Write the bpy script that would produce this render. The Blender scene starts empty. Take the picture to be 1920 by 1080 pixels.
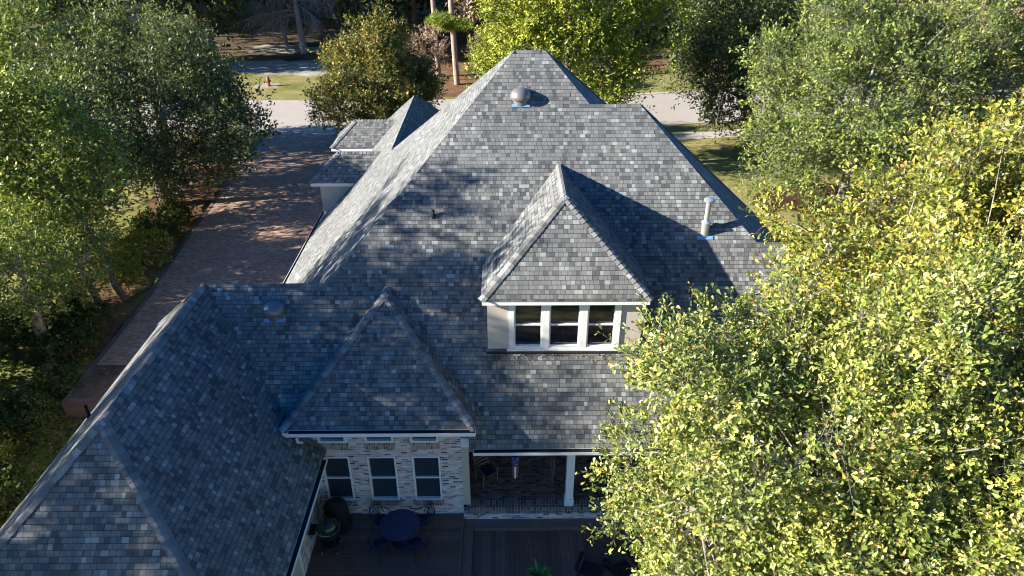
import bpy, math, random
import numpy as np
from mathutils import Vector, Matrix
R = math.radians
sc = bpy.context.scene
COL = sc.collection

# ------------------------------------------------------------------ camera, sky, sun, exposure
cam_d = bpy.data.cameras.new('camera'); cam = bpy.data.objects.new('camera', cam_d); COL.objects.link(cam)
cam.location = (0, 0, 17.8); cam.rotation_euler = (R(60), 0, R(-0.43))
cam_d.sensor_width = 36; cam_d.lens = 25.0; cam_d.clip_start = 0.1; cam_d.clip_end = 1500
sc.camera = cam
TO_SUN = Vector((-.915, -.1875, .357)).normalized()
w = bpy.data.worlds.new('World'); sc.world = w; w.use_nodes = True
nt = w.node_tree; nt.nodes.clear()
sky = nt.nodes.new('ShaderNodeTexSky'); sky.sky_type = 'NISHITA'; sky.sun_disc = False
sky.sun_elevation = math.asin(TO_SUN.z); sky.sun_rotation = math.atan2(TO_SUN.x, TO_SUN.y)
sky.altitude = 100; sky.air_density = 1.0; sky.dust_density = 0.2; sky.ozone_density = 3.0
bg = nt.nodes.new('ShaderNodeBackground'); bg.inputs['Strength'].default_value = 0.063
wo = nt.nodes.new('ShaderNodeOutputWorld')
hs = nt.nodes.new('ShaderNodeHueSaturation'); hs.inputs['Saturation'].default_value = 1.38; hs.inputs['Hue'].default_value = .510
nt.links.new(sky.outputs[0], hs.inputs['Color']); nt.links.new(hs.outputs[0], bg.inputs[0]); nt.links.new(bg.outputs[0], wo.inputs[0])
sun_d = bpy.data.lights.new('sun', 'SUN'); sun_d.energy = 5.0; sun_d.angle = R(0.55); sun_d.color = (1, .93, .80)
sun = bpy.data.objects.new('sun', sun_d); COL.objects.link(sun)
sun.rotation_euler = TO_SUN.to_track_quat('Z', 'Y').to_euler()
vs = sc.view_settings
sc.display_settings.display_device = 'sRGB'; vs.view_transform = 'Standard'; vs.look = 'None'; vs.exposure = 1.87; vs.gamma = 1
vs.use_curve_mapping = False
sc.render.engine = 'CYCLES'
sc.cycles.filter_width = 1.05; sc.cycles.max_bounces = 6; sc.cycles.diffuse_bounces = 3; sc.cycles.transparent_max_bounces = 8

# ------------------------------------------------------------------ helpers
class MB:
    """collects shapes for ONE mesh"""
    def __init__(s): s.v = []; s.f = []; s.mi = []; s.cur = 0
    def add(s, vs, fs):
        b = len(s.v); s.v += [tuple(p) for p in vs]
        for f in fs: s.f.append([b + i for i in f]); s.mi.append(s.cur)
    def box(s, x0, x1, y0, y1, z0, z1, M=None):
        vs = [Vector((x, y, z)) for z in (z0, z1) for y in (y0, y1) for x in (x0, x1)]
        if M is not None: vs = [M @ p for p in vs]
        s.add(vs, [(0, 2, 3, 1), (4, 5, 7, 6), (0, 1, 5, 4), (2, 6, 7, 3), (0, 4, 6, 2), (1, 3, 7, 5)])
    def beam(s, a, b, w, t, up=(0, 0, 1)):
        a = Vector(a); b = Vector(b); d = (b - a).normalized(); u = Vector(up)
        sd = d.cross(u)
        if sd.length < 1e-4: sd = d.cross(Vector((1, 0, 0)))
        sd.normalize(); u = sd.cross(d)
        vs = []
        for p in (a, b):
            for i, j in ((-1, -1), (1, -1), (1, 1), (-1, 1)): vs.append(p + sd * i * w / 2 + u * j * t / 2)
        s.add(vs, [(0, 1, 2, 3), (7, 6, 5, 4), (0, 4, 5, 1), (1, 5, 6, 2), (2, 6, 7, 3), (3, 7, 4, 0)])
    def tube(s, pts, rad, n=6, cap=True):
        pts = [Vector(p) for p in pts]
        if not hasattr(rad, '__len__'): rad = [rad] * len(pts)
        vs = []; ref = Vector((.31, .17, .93))
        for i, p in enumerate(pts):
            d = (pts[min(i + 1, len(pts) - 1)] - pts[max(i - 1, 0)]).normalized()
            if abs(d.dot(ref)) > .98: ref = Vector((1, .1, .1))
            a = d.cross(ref).normalized(); b = d.cross(a)
            for k in range(n):
                t = 2 * math.pi * k / n; vs.append(p + (a * math.cos(t) + b * math.sin(t)) * rad[i])
        fs = []
        for i in range(len(pts) - 1):
            for k in range(n): fs.append((i * n + k, i * n + (k + 1) % n, (i + 1) * n + (k + 1) % n, (i + 1) * n + k))
        if cap: fs.append(tuple(range(n))[::-1]); fs.append(tuple((len(pts) - 1) * n + k for k in range(n)))
        s.add(vs, fs)
    def lathe(s, prof, c=(0, 0, 0), n=20, sx=1, sy=1):
        vs = []
        for r, z in prof:
            for k in range(n):
                t = 2 * math.pi * k / n; vs.append((c[0] + r * math.cos(t) * sx, c[1] + r * math.sin(t) * sy, c[2] + z))
        fs = []
        for i in range(len(prof) - 1):
            for k in range(n): fs.append((i * n + k, i * n + (k + 1) % n, (i + 1) * n + (k + 1) % n, (i + 1) * n + k))
        if prof[0][0] > 1e-4: fs.append(tuple(range(n))[::-1])
        if prof[-1][0] > 1e-4: fs.append(tuple((len(prof) - 1) * n + k for k in range(n)))
        s.add(vs, fs)
    def prism(s, poly, dz):
        """closed prism below a planar polygon"""
        n = len(poly); top = [Vector(p) for p in poly]; bot = [p - Vector((0, 0, dz)) for p in top]
        s.add(top + bot, [tuple(range(n)), tuple(range(2 * n - 1, n - 1, -1))] + [(i, i + n, (i + 1) % n + n, (i + 1) % n) for i in range(n)])
    def build(s, name, mat, parent=None, smooth=False, uv=True, loc=None):
        me = bpy.data.meshes.new(name); me.from_pydata(s.v, [], s.f)
        mats = mat if isinstance(mat, (list, tuple)) else [mat]
        for m in mats: me.materials.append(m)
        if len(mats) > 1: me.polygons.foreach_set('material_index', s.mi)
        me.update()
        if uv:
            L = me.uv_layers.new(name='UVMap'); dat = [0.0] * (2 * len(me.loops))
            for p in me.polygons:
                n = p.normal
                if abs(n.z) > .98: h = Vector((1, 0, 0)); u = Vector((0, 1, 0))
                else:
                    u = (Vector((0, 0, 1)) - n * n.z).normalized(); h = u.cross(n)
                for li in p.loop_indices:
                    co = me.vertices[me.loops[li].vertex_index].co
                    dat[2 * li] = co.dot(h); dat[2 * li + 1] = co.dot(u)
            L.data.foreach_set('uv', dat)
        if smooth:
            me.polygons.foreach_set('use_smooth', [True] * len(me.polygons))
            try: me.set_sharp_from_angle(angle=R(40))
            except Exception: pass
        o = bpy.data.objects.new(name, me); COL.objects.link(o)
        if parent: o.parent = parent
        if loc: o.location = loc
        return o

def tag(o, label=None, cat=None, group=None, kind=None):
    for k, v in (('label', label), ('category', cat), ('group', group), ('kind', kind)):
        if v: o[k] = v
    return o
def thing(name, label, cat, loc=(0, 0, 0), rz=0, group=None, scale=1):
    o = bpy.data.objects.new(name, None); COL.objects.link(o); o.empty_display_size = .2
    o.location = loc; o.rotation_euler = (0, 0, rz); o.scale = (scale,) * 3 if not hasattr(scale, '__len__') else scale
    return tag(o, label, cat, group)
def dup(root, label, loc, rz=0, scale=None, group=None):
    r = root.copy(); COL.objects.link(r); r.location = loc; r.rotation_euler = (0, 0, rz); r['label'] = label
    if scale is not None: r.scale = (scale,) * 3 if not hasattr(scale, '__len__') else scale
    if group: r['group'] = group
    for ch in list(root.children):
        c = ch.copy(); COL.objects.link(c); c.parent = r
        for g in ch.children:
            d = g.copy(); COL.objects.link(d); d.parent = c
    return r

# ------------------------------------------------------------------ materials
def newmat(name):
    m = bpy.data.materials.new(name); m.use_nodes = True; t = m.node_tree; t.nodes.clear()
    return m, t
class NT:
    def __init__(s, t): s.t = t
    def n(s, typ, **kw):
        o = s.t.nodes.new('ShaderNode' + typ)
        for k, v in kw.items():
            if k.startswith('_'): setattr(o, k[1:], v)
            else: s.set(o.inputs[k.replace('__', ' ')], v)
        return o
    def set(s, inp, v):
        if isinstance(v, bpy.types.NodeSocket): s.t.links.new(v, inp)
        elif isinstance(v, bpy.types.Node): s.t.links.new(v.outputs[0], inp)
        else:
            if inp.type == 'RGBA' and hasattr(v, '__len__') and len(v) == 3: v = (*v, 1)
            inp.default_value = v
    def math(s, op, a, b=0.0, c=None):
        o = s.t.nodes.new('ShaderNodeMath'); o.operation = op; s.set(o.inputs[0], a); s.set(o.inputs[1], b)
        if c is not None: s.set(o.inputs[2], c)
        return o.outputs[0]
    def mix(s, fac, a, b, blend='MIX'):
        o = s.t.nodes.new('ShaderNodeMix'); o.data_type = 'RGBA'; o.blend_type = blend
        s.set(o.inputs[0], fac); s.set(o.inputs[6], a); s.set(o.inputs[7], b); return o.outputs[2]
    def ramp(s, fac, stops, interp='LINEAR'):
        o = s.t.nodes.new('ShaderNodeValToRGB'); r = o.color_ramp; r.interpolation = interp
        while len(r.elements) > 1: r.elements.remove(r.elements[-1])
        r.elements[0].position = stops[0][0]; r.elements[0].color = (*stops[0][1], 1)
        for p, c in stops[1:]:
            e = r.elements.new(p); e.color = (*c, 1)
        s.set(o.inputs[0], fac); return o.outputs[0]
    def noise(s, vec, scale, detail=4, rough=.55, dist=0):
        o = s.n('TexNoise', Scale=scale, Detail=detail, Roughness=rough, Distortion=dist)
        if vec is not None: s.set(o.inputs['Vector'], vec)
        return o.outputs[0]
    def out(s, sh):
        o = s.t.nodes.new('ShaderNodeOutputMaterial'); s.set(o.inputs[0], sh)
    def pbr(s, col, rough=.7, metal=0, bump=None, bd=.01, bs=.6, spec=.4, **kw):
        p = s.n('BsdfPrincipled'); s.set(p.inputs['Base Color'], col); s.set(p.inputs['Roughness'], rough); p.inputs['Metallic'].default_value = metal
        p.inputs['Specular IOR Level'].default_value = spec
        if bump is not None:
            b = s.n('Bump', Strength=bs, Distance=bd, Height=bump); s.t.links.new(b.outputs[0], p.inputs['Normal'])
        return p
def simple(name, col, rough=.6, metal=0, var=.12, scale=8, spec=.4, bump=.002):
    m, t = newmat(name); N = NT(t); tc = N.n('TexCoord')
    nz = N.noise(tc.outputs['Object'], scale)
    c = N.mix(N.math('MULTIPLY', nz, 1.0), tuple(x * (1 - var * 1.5) for x in col), tuple(min(1, x * (1 + var)) for x in col))
    N.out(N.pbr(c, rough, metal, bump=N.noise(tc.outputs['Object'], scale * 6), bd=bump, bs=.5, spec=spec)); return m

def shingle_mat():
    m, t = newmat('asphalt_shingles'); N = NT(t); uv = N.n('UVMap', _uv_map='UVMap')
    sp = N.n('SeparateXYZ', Vector=uv); u, v = sp.outputs[0], sp.outputs[1]
    H = .137
    vr = N.math('DIVIDE', v, H); row = N.math('FLOOR', vr); fr = N.math('SUBTRACT', vr, row)
    wn = N.n('TexWhiteNoise', _noise_dimensions='1D', W=row)
    cmb = N.n('CombineXYZ', X=N.math('MULTIPLY', u, 3.1), Y=N.math('MULTIPLY', row, 7.37))
    wob = N.math('MULTIPLY', N.math('SUBTRACT', N.noise(cmb, 1.0, 1), .5), .30)
    u2 = N.math('ADD', N.math('ADD', u, N.math('MULTIPLY', wn.outputs[0], 3.0)), wob)
    vec = N.n('CombineXYZ', X=u2, Y=N.math('ADD', v, 0.0))
    br = N.n('TexBrick', _offset=0.0, _squash=1.0, Vector=vec, Color1=(0, 0, 0), Color2=(1, 1, 1), Mortar=(.0, .0, .0), Scale=1.0, Brick__Width=.138, Row__Height=H)
    br.inputs['Mortar Size'].default_value = .004; br.inputs['Mortar Smooth'].default_value = .3; br.inputs['Bias'].default_value = 0
    col = N.ramp(br.outputs[0], [(0, (.088, .092, .097)), (.09, (.108, .112, .116)), (.20, (.148, .152, .152)), (.36, (.168, .172, .170)), (.55, (.184, .184, .178)), (.70, (.158, .162, .163)), (.80, (.205, .216, .214)), (.90, (.275, .295, .288)), (.96, (.32, .342, .334)), (.97, (.21, .195, .18))], 'CONSTANT')
    big = N.noise(uv.outputs[0], .35, 3)
    col = N.mix(.75, col, N.ramp(big, [(.3, (.72, .73, .75)), (.7, (1.06, 1.06, 1.06))]), 'MULTIPLY')
    gran = N.noise(uv.outputs[0], 90, 2, .8)
    col = N.mix(.55, col, N.ramp(gran, [(.25, (.6, .6, .6)), (.75, (1.35, 1.35, 1.35))]), 'MULTIPLY')
    st = N.n('CombineXYZ', X=N.math('MULTIPLY', u, 2.0), Y=N.math('MULTIPLY', v, .25))
    col = N.mix(.6, col, N.ramp(N.noise(st, 1.2, 4), [(.3, (.75, .75, .76)), (.7, (1.15, 1.15, 1.15))]), 'MULTIPLY')
    col = N.mix(br.outputs[1], col, (.03, .03, .032))
    edge = N.math('LESS_THAN', fr, .09)          # shadow line at each course's lower edge, painted into the colour
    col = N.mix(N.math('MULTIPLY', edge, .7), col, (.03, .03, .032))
    tabh = N.math('MULTIPLY', br.outputs[0], .35)
    hgt = N.math('ADD', N.math('ADD', N.math('MULTIPLY', N.math('SUBTRACT', 1.0, fr), .8), tabh), N.math('MULTIPLY', gran, .22))
    hgt = N.math('SUBTRACT', hgt, N.math('MULTIPLY', br.outputs[1], .7))
    N.out(N.pbr(col, .88, bump=hgt, bd=.012, bs=.42, spec=.25)); return m
def cap_mat():
    m, t = newmat('ridge_cap_shingles'); N = NT(t); g = N.n('NewGeometry'); tc = N.n('TexCoord')
    col = N.ramp(g.outputs['Random Per Island'], [(0, (.11, .11, .112)), (.12, (.15, .148, .148)), (.3, (.19, .188, .187)), (.5, (.165, .162, .16)), (.70, (.22, .222, .22)), (.88, (.29, .30, .30)), (.95, (.20, .18, .17))], 'CONSTANT')
    gr = N.noise(tc.outputs['Object'], 70, 2, .8)
    col = N.mix(.5, col, N.ramp(gr, [(.25, (.65, .65, .65)), (.75, (1.3, 1.3, 1.3))]), 'MULTIPLY')
    N.out(N.pbr(col, .88, bump=gr, bd=.004, spec=.25)); return m
def brick_mat(name, stops, mortar, bw=.203, bh=.072, ms=.011, off=.5, rot=False, dirt=.3):
    m, t = newmat(name); N = NT(t); uv = N.n('UVMap', _uv_map='UVMap')
    vec = uv.outputs[0]
    if rot:
        sp = N.n('SeparateXYZ', Vector=vec); vec = N.n('CombineXYZ', X=sp.outputs[1], Y=sp.outputs[0]).outputs[0]
    wv = N.n('VectorMath', _operation='ADD'); N.set(wv.inputs[0], vec)
    nz = N.n('TexNoise', Scale=9.0, Detail=2.0); N.set(nz.inputs['Vector'], vec)
    sc_ = N.n('VectorMath', _operation='SCALE'); N.set(sc_.inputs[0], nz.outputs['Color']); sc_.inputs['Scale'].default_value = .012
    N.set(wv.inputs[1], sc_)
    br = N.n('TexBrick', _offset=off, Vector=wv, Color1=(0, 0, 0), Color2=(1, 1, 1), Mortar=(.4, .4, .4), Scale=1.0, Brick__Width=bw, Row__Height=bh)
    br.inputs['Mortar Size'].default_value = ms; br.inputs['Mortar Smooth'].default_value = .2
    col = N.ramp(br.outputs[0], stops, 'CONSTANT')
    col = N.mix(br.outputs[1], col, mortar)
    d = N.noise(vec, 1.3, 5); col = N.mix(dirt, col, N.ramp(d, [(.35, (.55, .52, .5)), (.65, (1.1, 1.1, 1.1))]), 'MULTIPLY')
    fine = N.noise(vec, 40, 3)
    col = N.mix(.3, col, N.ramp(fine, [(.3, (.7, .7, .7)), (.7, (1.25, 1.25, 1.25))]), 'MULTIPLY')
    hgt = N.math('ADD', N.math('MULTIPLY', N.math('SUBTRACT', 1.0, br.outputs[1]), .8), N.math('MULTIPLY', fine, .3))
    N.out(N.pbr(col, .9, bump=hgt, bd=.008, bs=.7, spec=.2)); return m
def leaf_mat(name, stops, rough=.45, trans=.35, clump=None, spec=.5):
    m, t = newmat(name); N = NT(t); g = N.n('NewGeometry'); tc = N.n('TexCoord')
    col = N.ramp(g.outputs['Random Per Island'], stops)
    nz = N.noise(tc.outputs['Object'], .55, 3)
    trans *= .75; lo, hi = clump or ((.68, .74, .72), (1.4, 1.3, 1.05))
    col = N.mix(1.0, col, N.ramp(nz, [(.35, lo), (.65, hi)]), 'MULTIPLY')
    p = N.pbr(col, rough, spec=spec)
    tr = N.n('BsdfTranslucent', Color=N.mix(.5, col, (.30, .34, .03)))
    mx = N.n('MixShader', Fac=trans); N.set(mx.inputs[1], p); N.set(mx.inputs[2], tr)
    N.out(mx); return m
def bark_mat(name, a, b, scale=6):
    m, t = newmat(name); N = NT(t); tc = N.n('TexCoord'); mp = N.n('Mapping', Vector=tc.outputs['Object']); mp.inputs['Scale'].default_value = (1, 1, .3)
    nz = N.noise(mp, scale, 6, .65); col = N.ramp(nz, [(.3, a), (.7, b)])
    N.out(N.pbr(col, .92, bump=nz, bd=.03, spec=.2)); return m
def ground_mat(name, cols, s1=.25, s2=9, bump=.03, fine=60, rough=.95, amp=1):
    m, t = newmat(name); N = NT(t); tc = N.n('TexCoord'); P = tc.outputs['Object']
    a = N.noise(P, s1, 6, .6, .4); col = N.ramp(a, [(.3, cols[0]), (.5, cols[1]), (.7, cols[2])])
    b = N.noise(P, s2, 5, .7); col = N.mix(.8 * amp, col, N.ramp(b, [(.3, (.55, .55, .5)), (.7, (1.4, 1.4, 1.35))]), 'MULTIPLY')
    c = N.noise(P, fine, 2, .8); col = N.mix(.6 * min(1, amp * 2), col, N.ramp(c, [(.3, (.55, .55, .55)), (.7, (1.4, 1.4, 1.4))]), 'MULTIPLY')
    N.out(N.pbr(col, rough, bump=N.math('ADD', b, c), bd=bump, bs=.8, spec=.15)); return m

M = {}
M['shingle'] = shingle_mat(); M['cap'] = cap_mat()
M['brick'] = brick_mat('tumbled_brick', [(0, (.10, .07, .06)), (.06, (.22, .14, .12)), (.11, (.44, .30, .26)), (.26, (.58, .46, .43)), (.48, (.70, .61, .58)), (.70, (.60, .49, .46)), (.82, (.76, .70, .68)), (.94, (.30, .16, .13))], (.68, .61, .59), dirt=.25)
M['sill_brick'] = brick_mat('sill_brick', [(0, (.20, .11, .09)), (.3, (.36, .25, .2)), (.6, (.44, .33, .28)), (.85, (.25, .14, .11))], (.48, .43, .38), bw=.2, bh=.075, rot=True, off=0)
M['porch_brick'] = brick_mat('porch_paver_brick', [(0, (.07, .048, .042)), (.25, (.13, .085, .07)), (.5, (.18, .115, .095)), (.8, (.24, .155, .13))], (.22, .17, .145), bw=.205, bh=.10, ms=.010)
M['edge_brick'] = brick_mat('porch_edge_brick', [(0, (.11, .085, .08)), (.4, (.18, .14, .125)), (.75, (.24, .19, .17))], (.32, .29, .26), bw=.30, bh=.10, ms=.010, rot=True, off=0)
M['paver'] = brick_mat('driveway_pavers', [(0, (.36, .225, .155)), (.3, (.45, .295, .21)), (.6, (.50, .34, .25)), (.85, (.56, .39, .29))], (.26, .18, .13), bw=.20, bh=.10, ms=.008, dirt=.22)
M['stucco'] = simple('beige_stucco', (.54, .475, .425), .9, var=.1, scale=2.5, spec=.15, bump=.004)
M['white'] = simple('white_trim_paint', (.78, .78, .78), .45, var=.06, scale=3)
M['cream'] = simple('cream_paint', (.50, .45, .37), .5, var=.08, scale=3)
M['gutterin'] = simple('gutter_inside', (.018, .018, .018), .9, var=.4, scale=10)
M['screen'] = simple('window_screen', (.026, .040, .055), .35, var=.15, scale=2, spec=.5)
M['dark'] = simple('dark_interior', (.01, .01, .012), .9)
M['blind'] = simple('blind_slats', (.42, .41, .40), .5, var=.05)
M['vent'] = simple('painted_vent_metal', (.19, .18, .178), .38, metal=.35, var=.15, scale=5, spec=.6)
M['galv'] = simple('galvanised_metal', (.62, .63, .64), .32, metal=.7, var=.15, scale=12)
M['blue'] = simple('blue_flashing_film', (.16, .32, .62), .45, var=.15, scale=9)
M['black'] = simple('black_metal', (.010, .010, .012), .7, var=.3)
M['black_vinyl'] = simple('black_vinyl_cover', (.008, .008, .010), .75, var=.3, bump=.02, scale=4)
M['navy'] = simple('dark_cast_aluminium', (.022, .032, .075), .42, metal=.2, var=.2, scale=14)
M['cushion'] = simple('navy_cushion', (.012, .018, .05), .9, var=.2)
M['kamado'] = simple('dark_green_ceramic', (.005, .022, .015), .18, var=.25, scale=40, spec=.6)
M['steel'] = simple('steel', (.4, .4, .4), .3, metal=.9)
M['wood'] = simple('weathered_wood', (.19, .145, .095), .75, var=.3, scale=10)
M['deck'] = None
def deck_mat():
    m, t = newmat('brown_deck_boards'); N = NT(t); g = N.n('NewGeometry'); tc = N.n('TexCoord')
    col = N.ramp(g.outputs['Random Per Island'], [(0, (.13, .074, .058)), (.5, (.16, .092, .072)), (1, (.195, .115, .09))])
    nz = N.noise(tc.outputs['Object'], 5, 6, .7); col = N.mix(.5, col, N.ramp(nz, [(.3, (.65, .65, .65)), (.7, (1.3, 1.3, 1.3))]), 'MULTIPLY')
    N.out(N.pbr(col, .62, bump=nz, bd=.004, spec=.35)); return m
M['deck'] = deck_mat()
M['rail'] = simple('deck_frame_board', (.20, .125, .10), .6, var=.2, scale=5)
M['glass'], t = newmat('window_glass'); N = NT(t)
gl = N.n('BsdfGlossy', Color=(.9, .95, 1), Roughness=.03); tr = N.n('BsdfTransparent', Color=(.55, .58, .6)); fr = N.n('Fresnel', IOR=1.5)
mx = N.n('MixShader', Fac=N.math('ADD', fr.outputs[0], .04)); N.set(mx.inputs[1], tr); N.set(mx.inputs[2], gl); N.out(mx)
M['grass'] = ground_mat('lawn_grass', [(.15, .165, .045), (.24, .225, .08), (.34, .29, .14)], .35, 5, .04, 40)
M['floor'] = ground_mat('leaf_litter', [(.05, .036, .022), (.10, .072, .045), (.19, .155, .09)], .3, 3, .05, 25)
M['straw'] = ground_mat('pine_straw', [(.10, .06, .035), (.17, .095, .055), (.26, .17, .10)], .5, 6, .05, 30)
M['sand'] = ground_mat('bare_sand', [(.20, .175, .14), (.34, .31, .26), (.46, .43, .38)], .35, 3, .04, 30)
M['mulch'] = ground_mat('dark_mulch', [(.045, .020, .014), (.075, .034, .024), (.12, .06, .045)], .9, 7, .05, 30)
M['street'] = ground_mat('pale_street', [(.345, .31, .28), (.37, .335, .305), (.40, .365, .33)], .12, 1.2, .004, 25, amp=.12)
M['conc'] = ground_mat('concrete', [(.34, .31, .28), (.40, .37, .34), (.46, .43, .40)], .5, 2, .004, 25, amp=.25)
M['wall_conc'] = simple('stained_retaining_wall', (.17, .125, .10), .9, var=.35, scale=2)
M['red'] = simple('faded_red_paint', (.30, .075, .06), .6, var=.2)
M['bark_grey'] = bark_mat('grey_bark', (.10, .09, .08), (.30, .28, .25), 9)
M['bark_brown'] = bark_mat('brown_bark', (.06, .045, .035), (.18, .14, .11), 7)
M['bark_pine'] = bark_mat('pine_bark', (.16, .11, .085), (.38, .30, .25), 5)
M['bark_pale'] = bark_mat('pale_peeling_bark', (.22, .16, .13), (.5, .43, .38), 5)
M['bark_dead'] = bark_mat('dead_grey_wood', (.15, .14, .135), (.32, .31, .30), 5)
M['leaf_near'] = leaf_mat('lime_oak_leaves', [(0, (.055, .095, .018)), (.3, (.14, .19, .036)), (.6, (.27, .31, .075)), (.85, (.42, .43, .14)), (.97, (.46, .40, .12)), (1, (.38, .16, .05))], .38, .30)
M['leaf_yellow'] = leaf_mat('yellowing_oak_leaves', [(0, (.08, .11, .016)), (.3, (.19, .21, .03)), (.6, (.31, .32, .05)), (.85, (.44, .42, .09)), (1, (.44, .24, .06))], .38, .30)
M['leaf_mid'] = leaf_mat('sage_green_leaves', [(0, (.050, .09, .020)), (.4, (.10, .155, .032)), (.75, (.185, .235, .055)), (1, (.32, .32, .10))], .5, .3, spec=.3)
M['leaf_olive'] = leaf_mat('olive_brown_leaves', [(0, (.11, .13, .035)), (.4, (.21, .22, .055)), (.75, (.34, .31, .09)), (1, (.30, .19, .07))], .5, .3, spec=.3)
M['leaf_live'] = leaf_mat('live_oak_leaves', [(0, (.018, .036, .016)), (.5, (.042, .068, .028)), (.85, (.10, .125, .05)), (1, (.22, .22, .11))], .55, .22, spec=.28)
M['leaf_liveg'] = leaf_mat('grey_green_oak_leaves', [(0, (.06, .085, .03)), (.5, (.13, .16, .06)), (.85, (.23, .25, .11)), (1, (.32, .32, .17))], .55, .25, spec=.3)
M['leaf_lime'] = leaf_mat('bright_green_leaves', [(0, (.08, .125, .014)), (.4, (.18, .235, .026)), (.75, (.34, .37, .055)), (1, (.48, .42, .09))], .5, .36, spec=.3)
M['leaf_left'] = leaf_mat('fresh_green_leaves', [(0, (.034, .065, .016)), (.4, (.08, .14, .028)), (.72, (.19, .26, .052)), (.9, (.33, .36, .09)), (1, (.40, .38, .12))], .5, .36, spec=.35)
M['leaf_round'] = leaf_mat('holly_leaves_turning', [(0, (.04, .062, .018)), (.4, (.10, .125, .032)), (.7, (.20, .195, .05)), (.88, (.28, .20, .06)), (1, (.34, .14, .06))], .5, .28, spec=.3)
M['leaf_dark'] = leaf_mat('shaded_forest_leaves', [(0, (.012, .024, .008)), (.5, (.028, .045, .014)), (1, (.06, .075, .025))], .5, .2)  # the shade of the woods is put into this dark leaf colour
M['leaf_rust'] = leaf_mat('rusty_leaves', [(0, (.13, .06, .03)), (.5, (.24, .12, .06)), (1, (.36, .24, .14))], .6, .2)
M['needle'] = leaf_mat('pine_needles', [(0, (.10, .17, .02)), (.5, (.19, .26, .03)), (1, (.30, .35, .05))], .5, .2)
M['leaf_ivy'] = leaf_mat('ivy_leaves', [(0, (.03, .07, .012)), (.5, (.07, .13, .022)), (.85, (.14, .18, .035)), (1, (.22, .14, .05))], .65, .2, spec=.15)
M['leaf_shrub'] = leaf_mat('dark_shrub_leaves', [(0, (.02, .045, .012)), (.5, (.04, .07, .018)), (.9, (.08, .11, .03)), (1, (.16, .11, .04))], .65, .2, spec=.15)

# ------------------------------------------------------------------ ground and roads
def gz(x, y):
    t = min(1, max(0, (24.0 - y) / 1.9)); t = t * t * (3 - 2 * t); z = -.8 * t
    if x < -17.6 and y > 22: z = min(z, -.35 * min(1, (-17.6 - x) / 1.0) * min(1, max(0, (50 - y) / 12)))
    return z
def yroad(x):
    q = max(0, x + 14); q2 = min(q, 55); return 55.6 + .0032 * q2 * q2 + max(0, q - 55) * .2
g = MB()
xs = [-400, -250, -160, -110] + [-80 + i * 1.6 for i in range(101)] + [110, 160, 250, 400]
ys = [-80, -40, -15] + [i * 1.0 for i in range(0, 62)] + [70, 80, 90, 100, 120, 150, 200, 320, 600]
vs_ = [(x, y, gz(x, y)) for y in ys for x in xs]; nx = len(xs)
g.add(vs_, [(j * nx + i, j * nx + i + 1, (j + 1) * nx + i + 1, (j + 1) * nx + i) for j in range(len(ys) - 1) for i in range(nx - 1)])
tag(g.build('ground', M['grass'], smooth=True, uv=False), kind='structure')
def strip(name, xs, f0, f1, z, mat, uv=False, side=0):
    b = MB(); v = []
    for x in xs: v += [(x, f0(x), z), (x, f1(x), z)]
    b.add(v, [(2 * i, 2 * i + 2, 2 * i + 3, 2 * i + 1) for i in range(len(xs) - 1)])
    if side:
        n = len(v); b.add(v + [(p[0], p[1], p[2] - side) for p in v], [(2 * i, 2 * i + 2, n + 2 * i + 2, n + 2 * i) for i in range(len(xs) - 1)] + [(2 * i + 1, n + 2 * i + 1, n + 2 * i + 3, 2 * i + 3) for i in range(len(xs) - 1)])
    return tag(b.build(name, mat, uv=uv), kind='structure')
sx = [-130 + i * 3 for i in range(87)]
strip('street', sx, yroad, lambda x: yroad(x) + 9.3, .010, M['street'])
strip('street_curb_far', sx, lambda x: yroad(x) + 9.3, lambda x: yroad(x) + 9.75, .06, M['conc'], side=.15)
strip('street_curb_near', [x for x in sx if x > -11] , lambda x: yroad(x) - .35, lambda x: yroad(x), .05, M['conc'], side=.15)
rng = random.Random(5)
def blob(name, pts, z, mat, wob=.4, kind='structure'):
    wob *= 1.6
    """irregular flat patch: closed outline through pts, wobbled"""
    out = []
    n = len(pts)
    for i in range(n):
        a = Vector(pts[i]); b = Vector(pts[(i + 1) % n]); k = max(2, int((b - a).length / .9))
        for j in range(k):
            p = a.lerp(b, j / k); out.append((p.x + rng.uniform(-wob, wob), p.y + rng.uniform(-wob, wob), z))
    m = MB(); m.add(out, [tuple(range(len(out)))]); return tag(m.build(name, mat, uv=False), kind=kind)
# side walk on the right with joints
b = MB(); v = []
swx = [9.5 + i * 1.55 for i in range(34)]
for i in range(len(swx) - 1):
    x0, x1 = swx[i] + .015, swx[i + 1] - .015
    f = lambda x: yroad(x) - 4.15 - .02 * (x - 12)
    q = [(x0, f(x0), .03), (x1, f(x1), .03), (x1, f(x1) + 1.75, .03), (x0, f(x0) + 1.75, .03)]
    b.prism(q, .12)
tag(b.build('sidewalk', M['conc'], uv=False), kind='structure')
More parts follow.
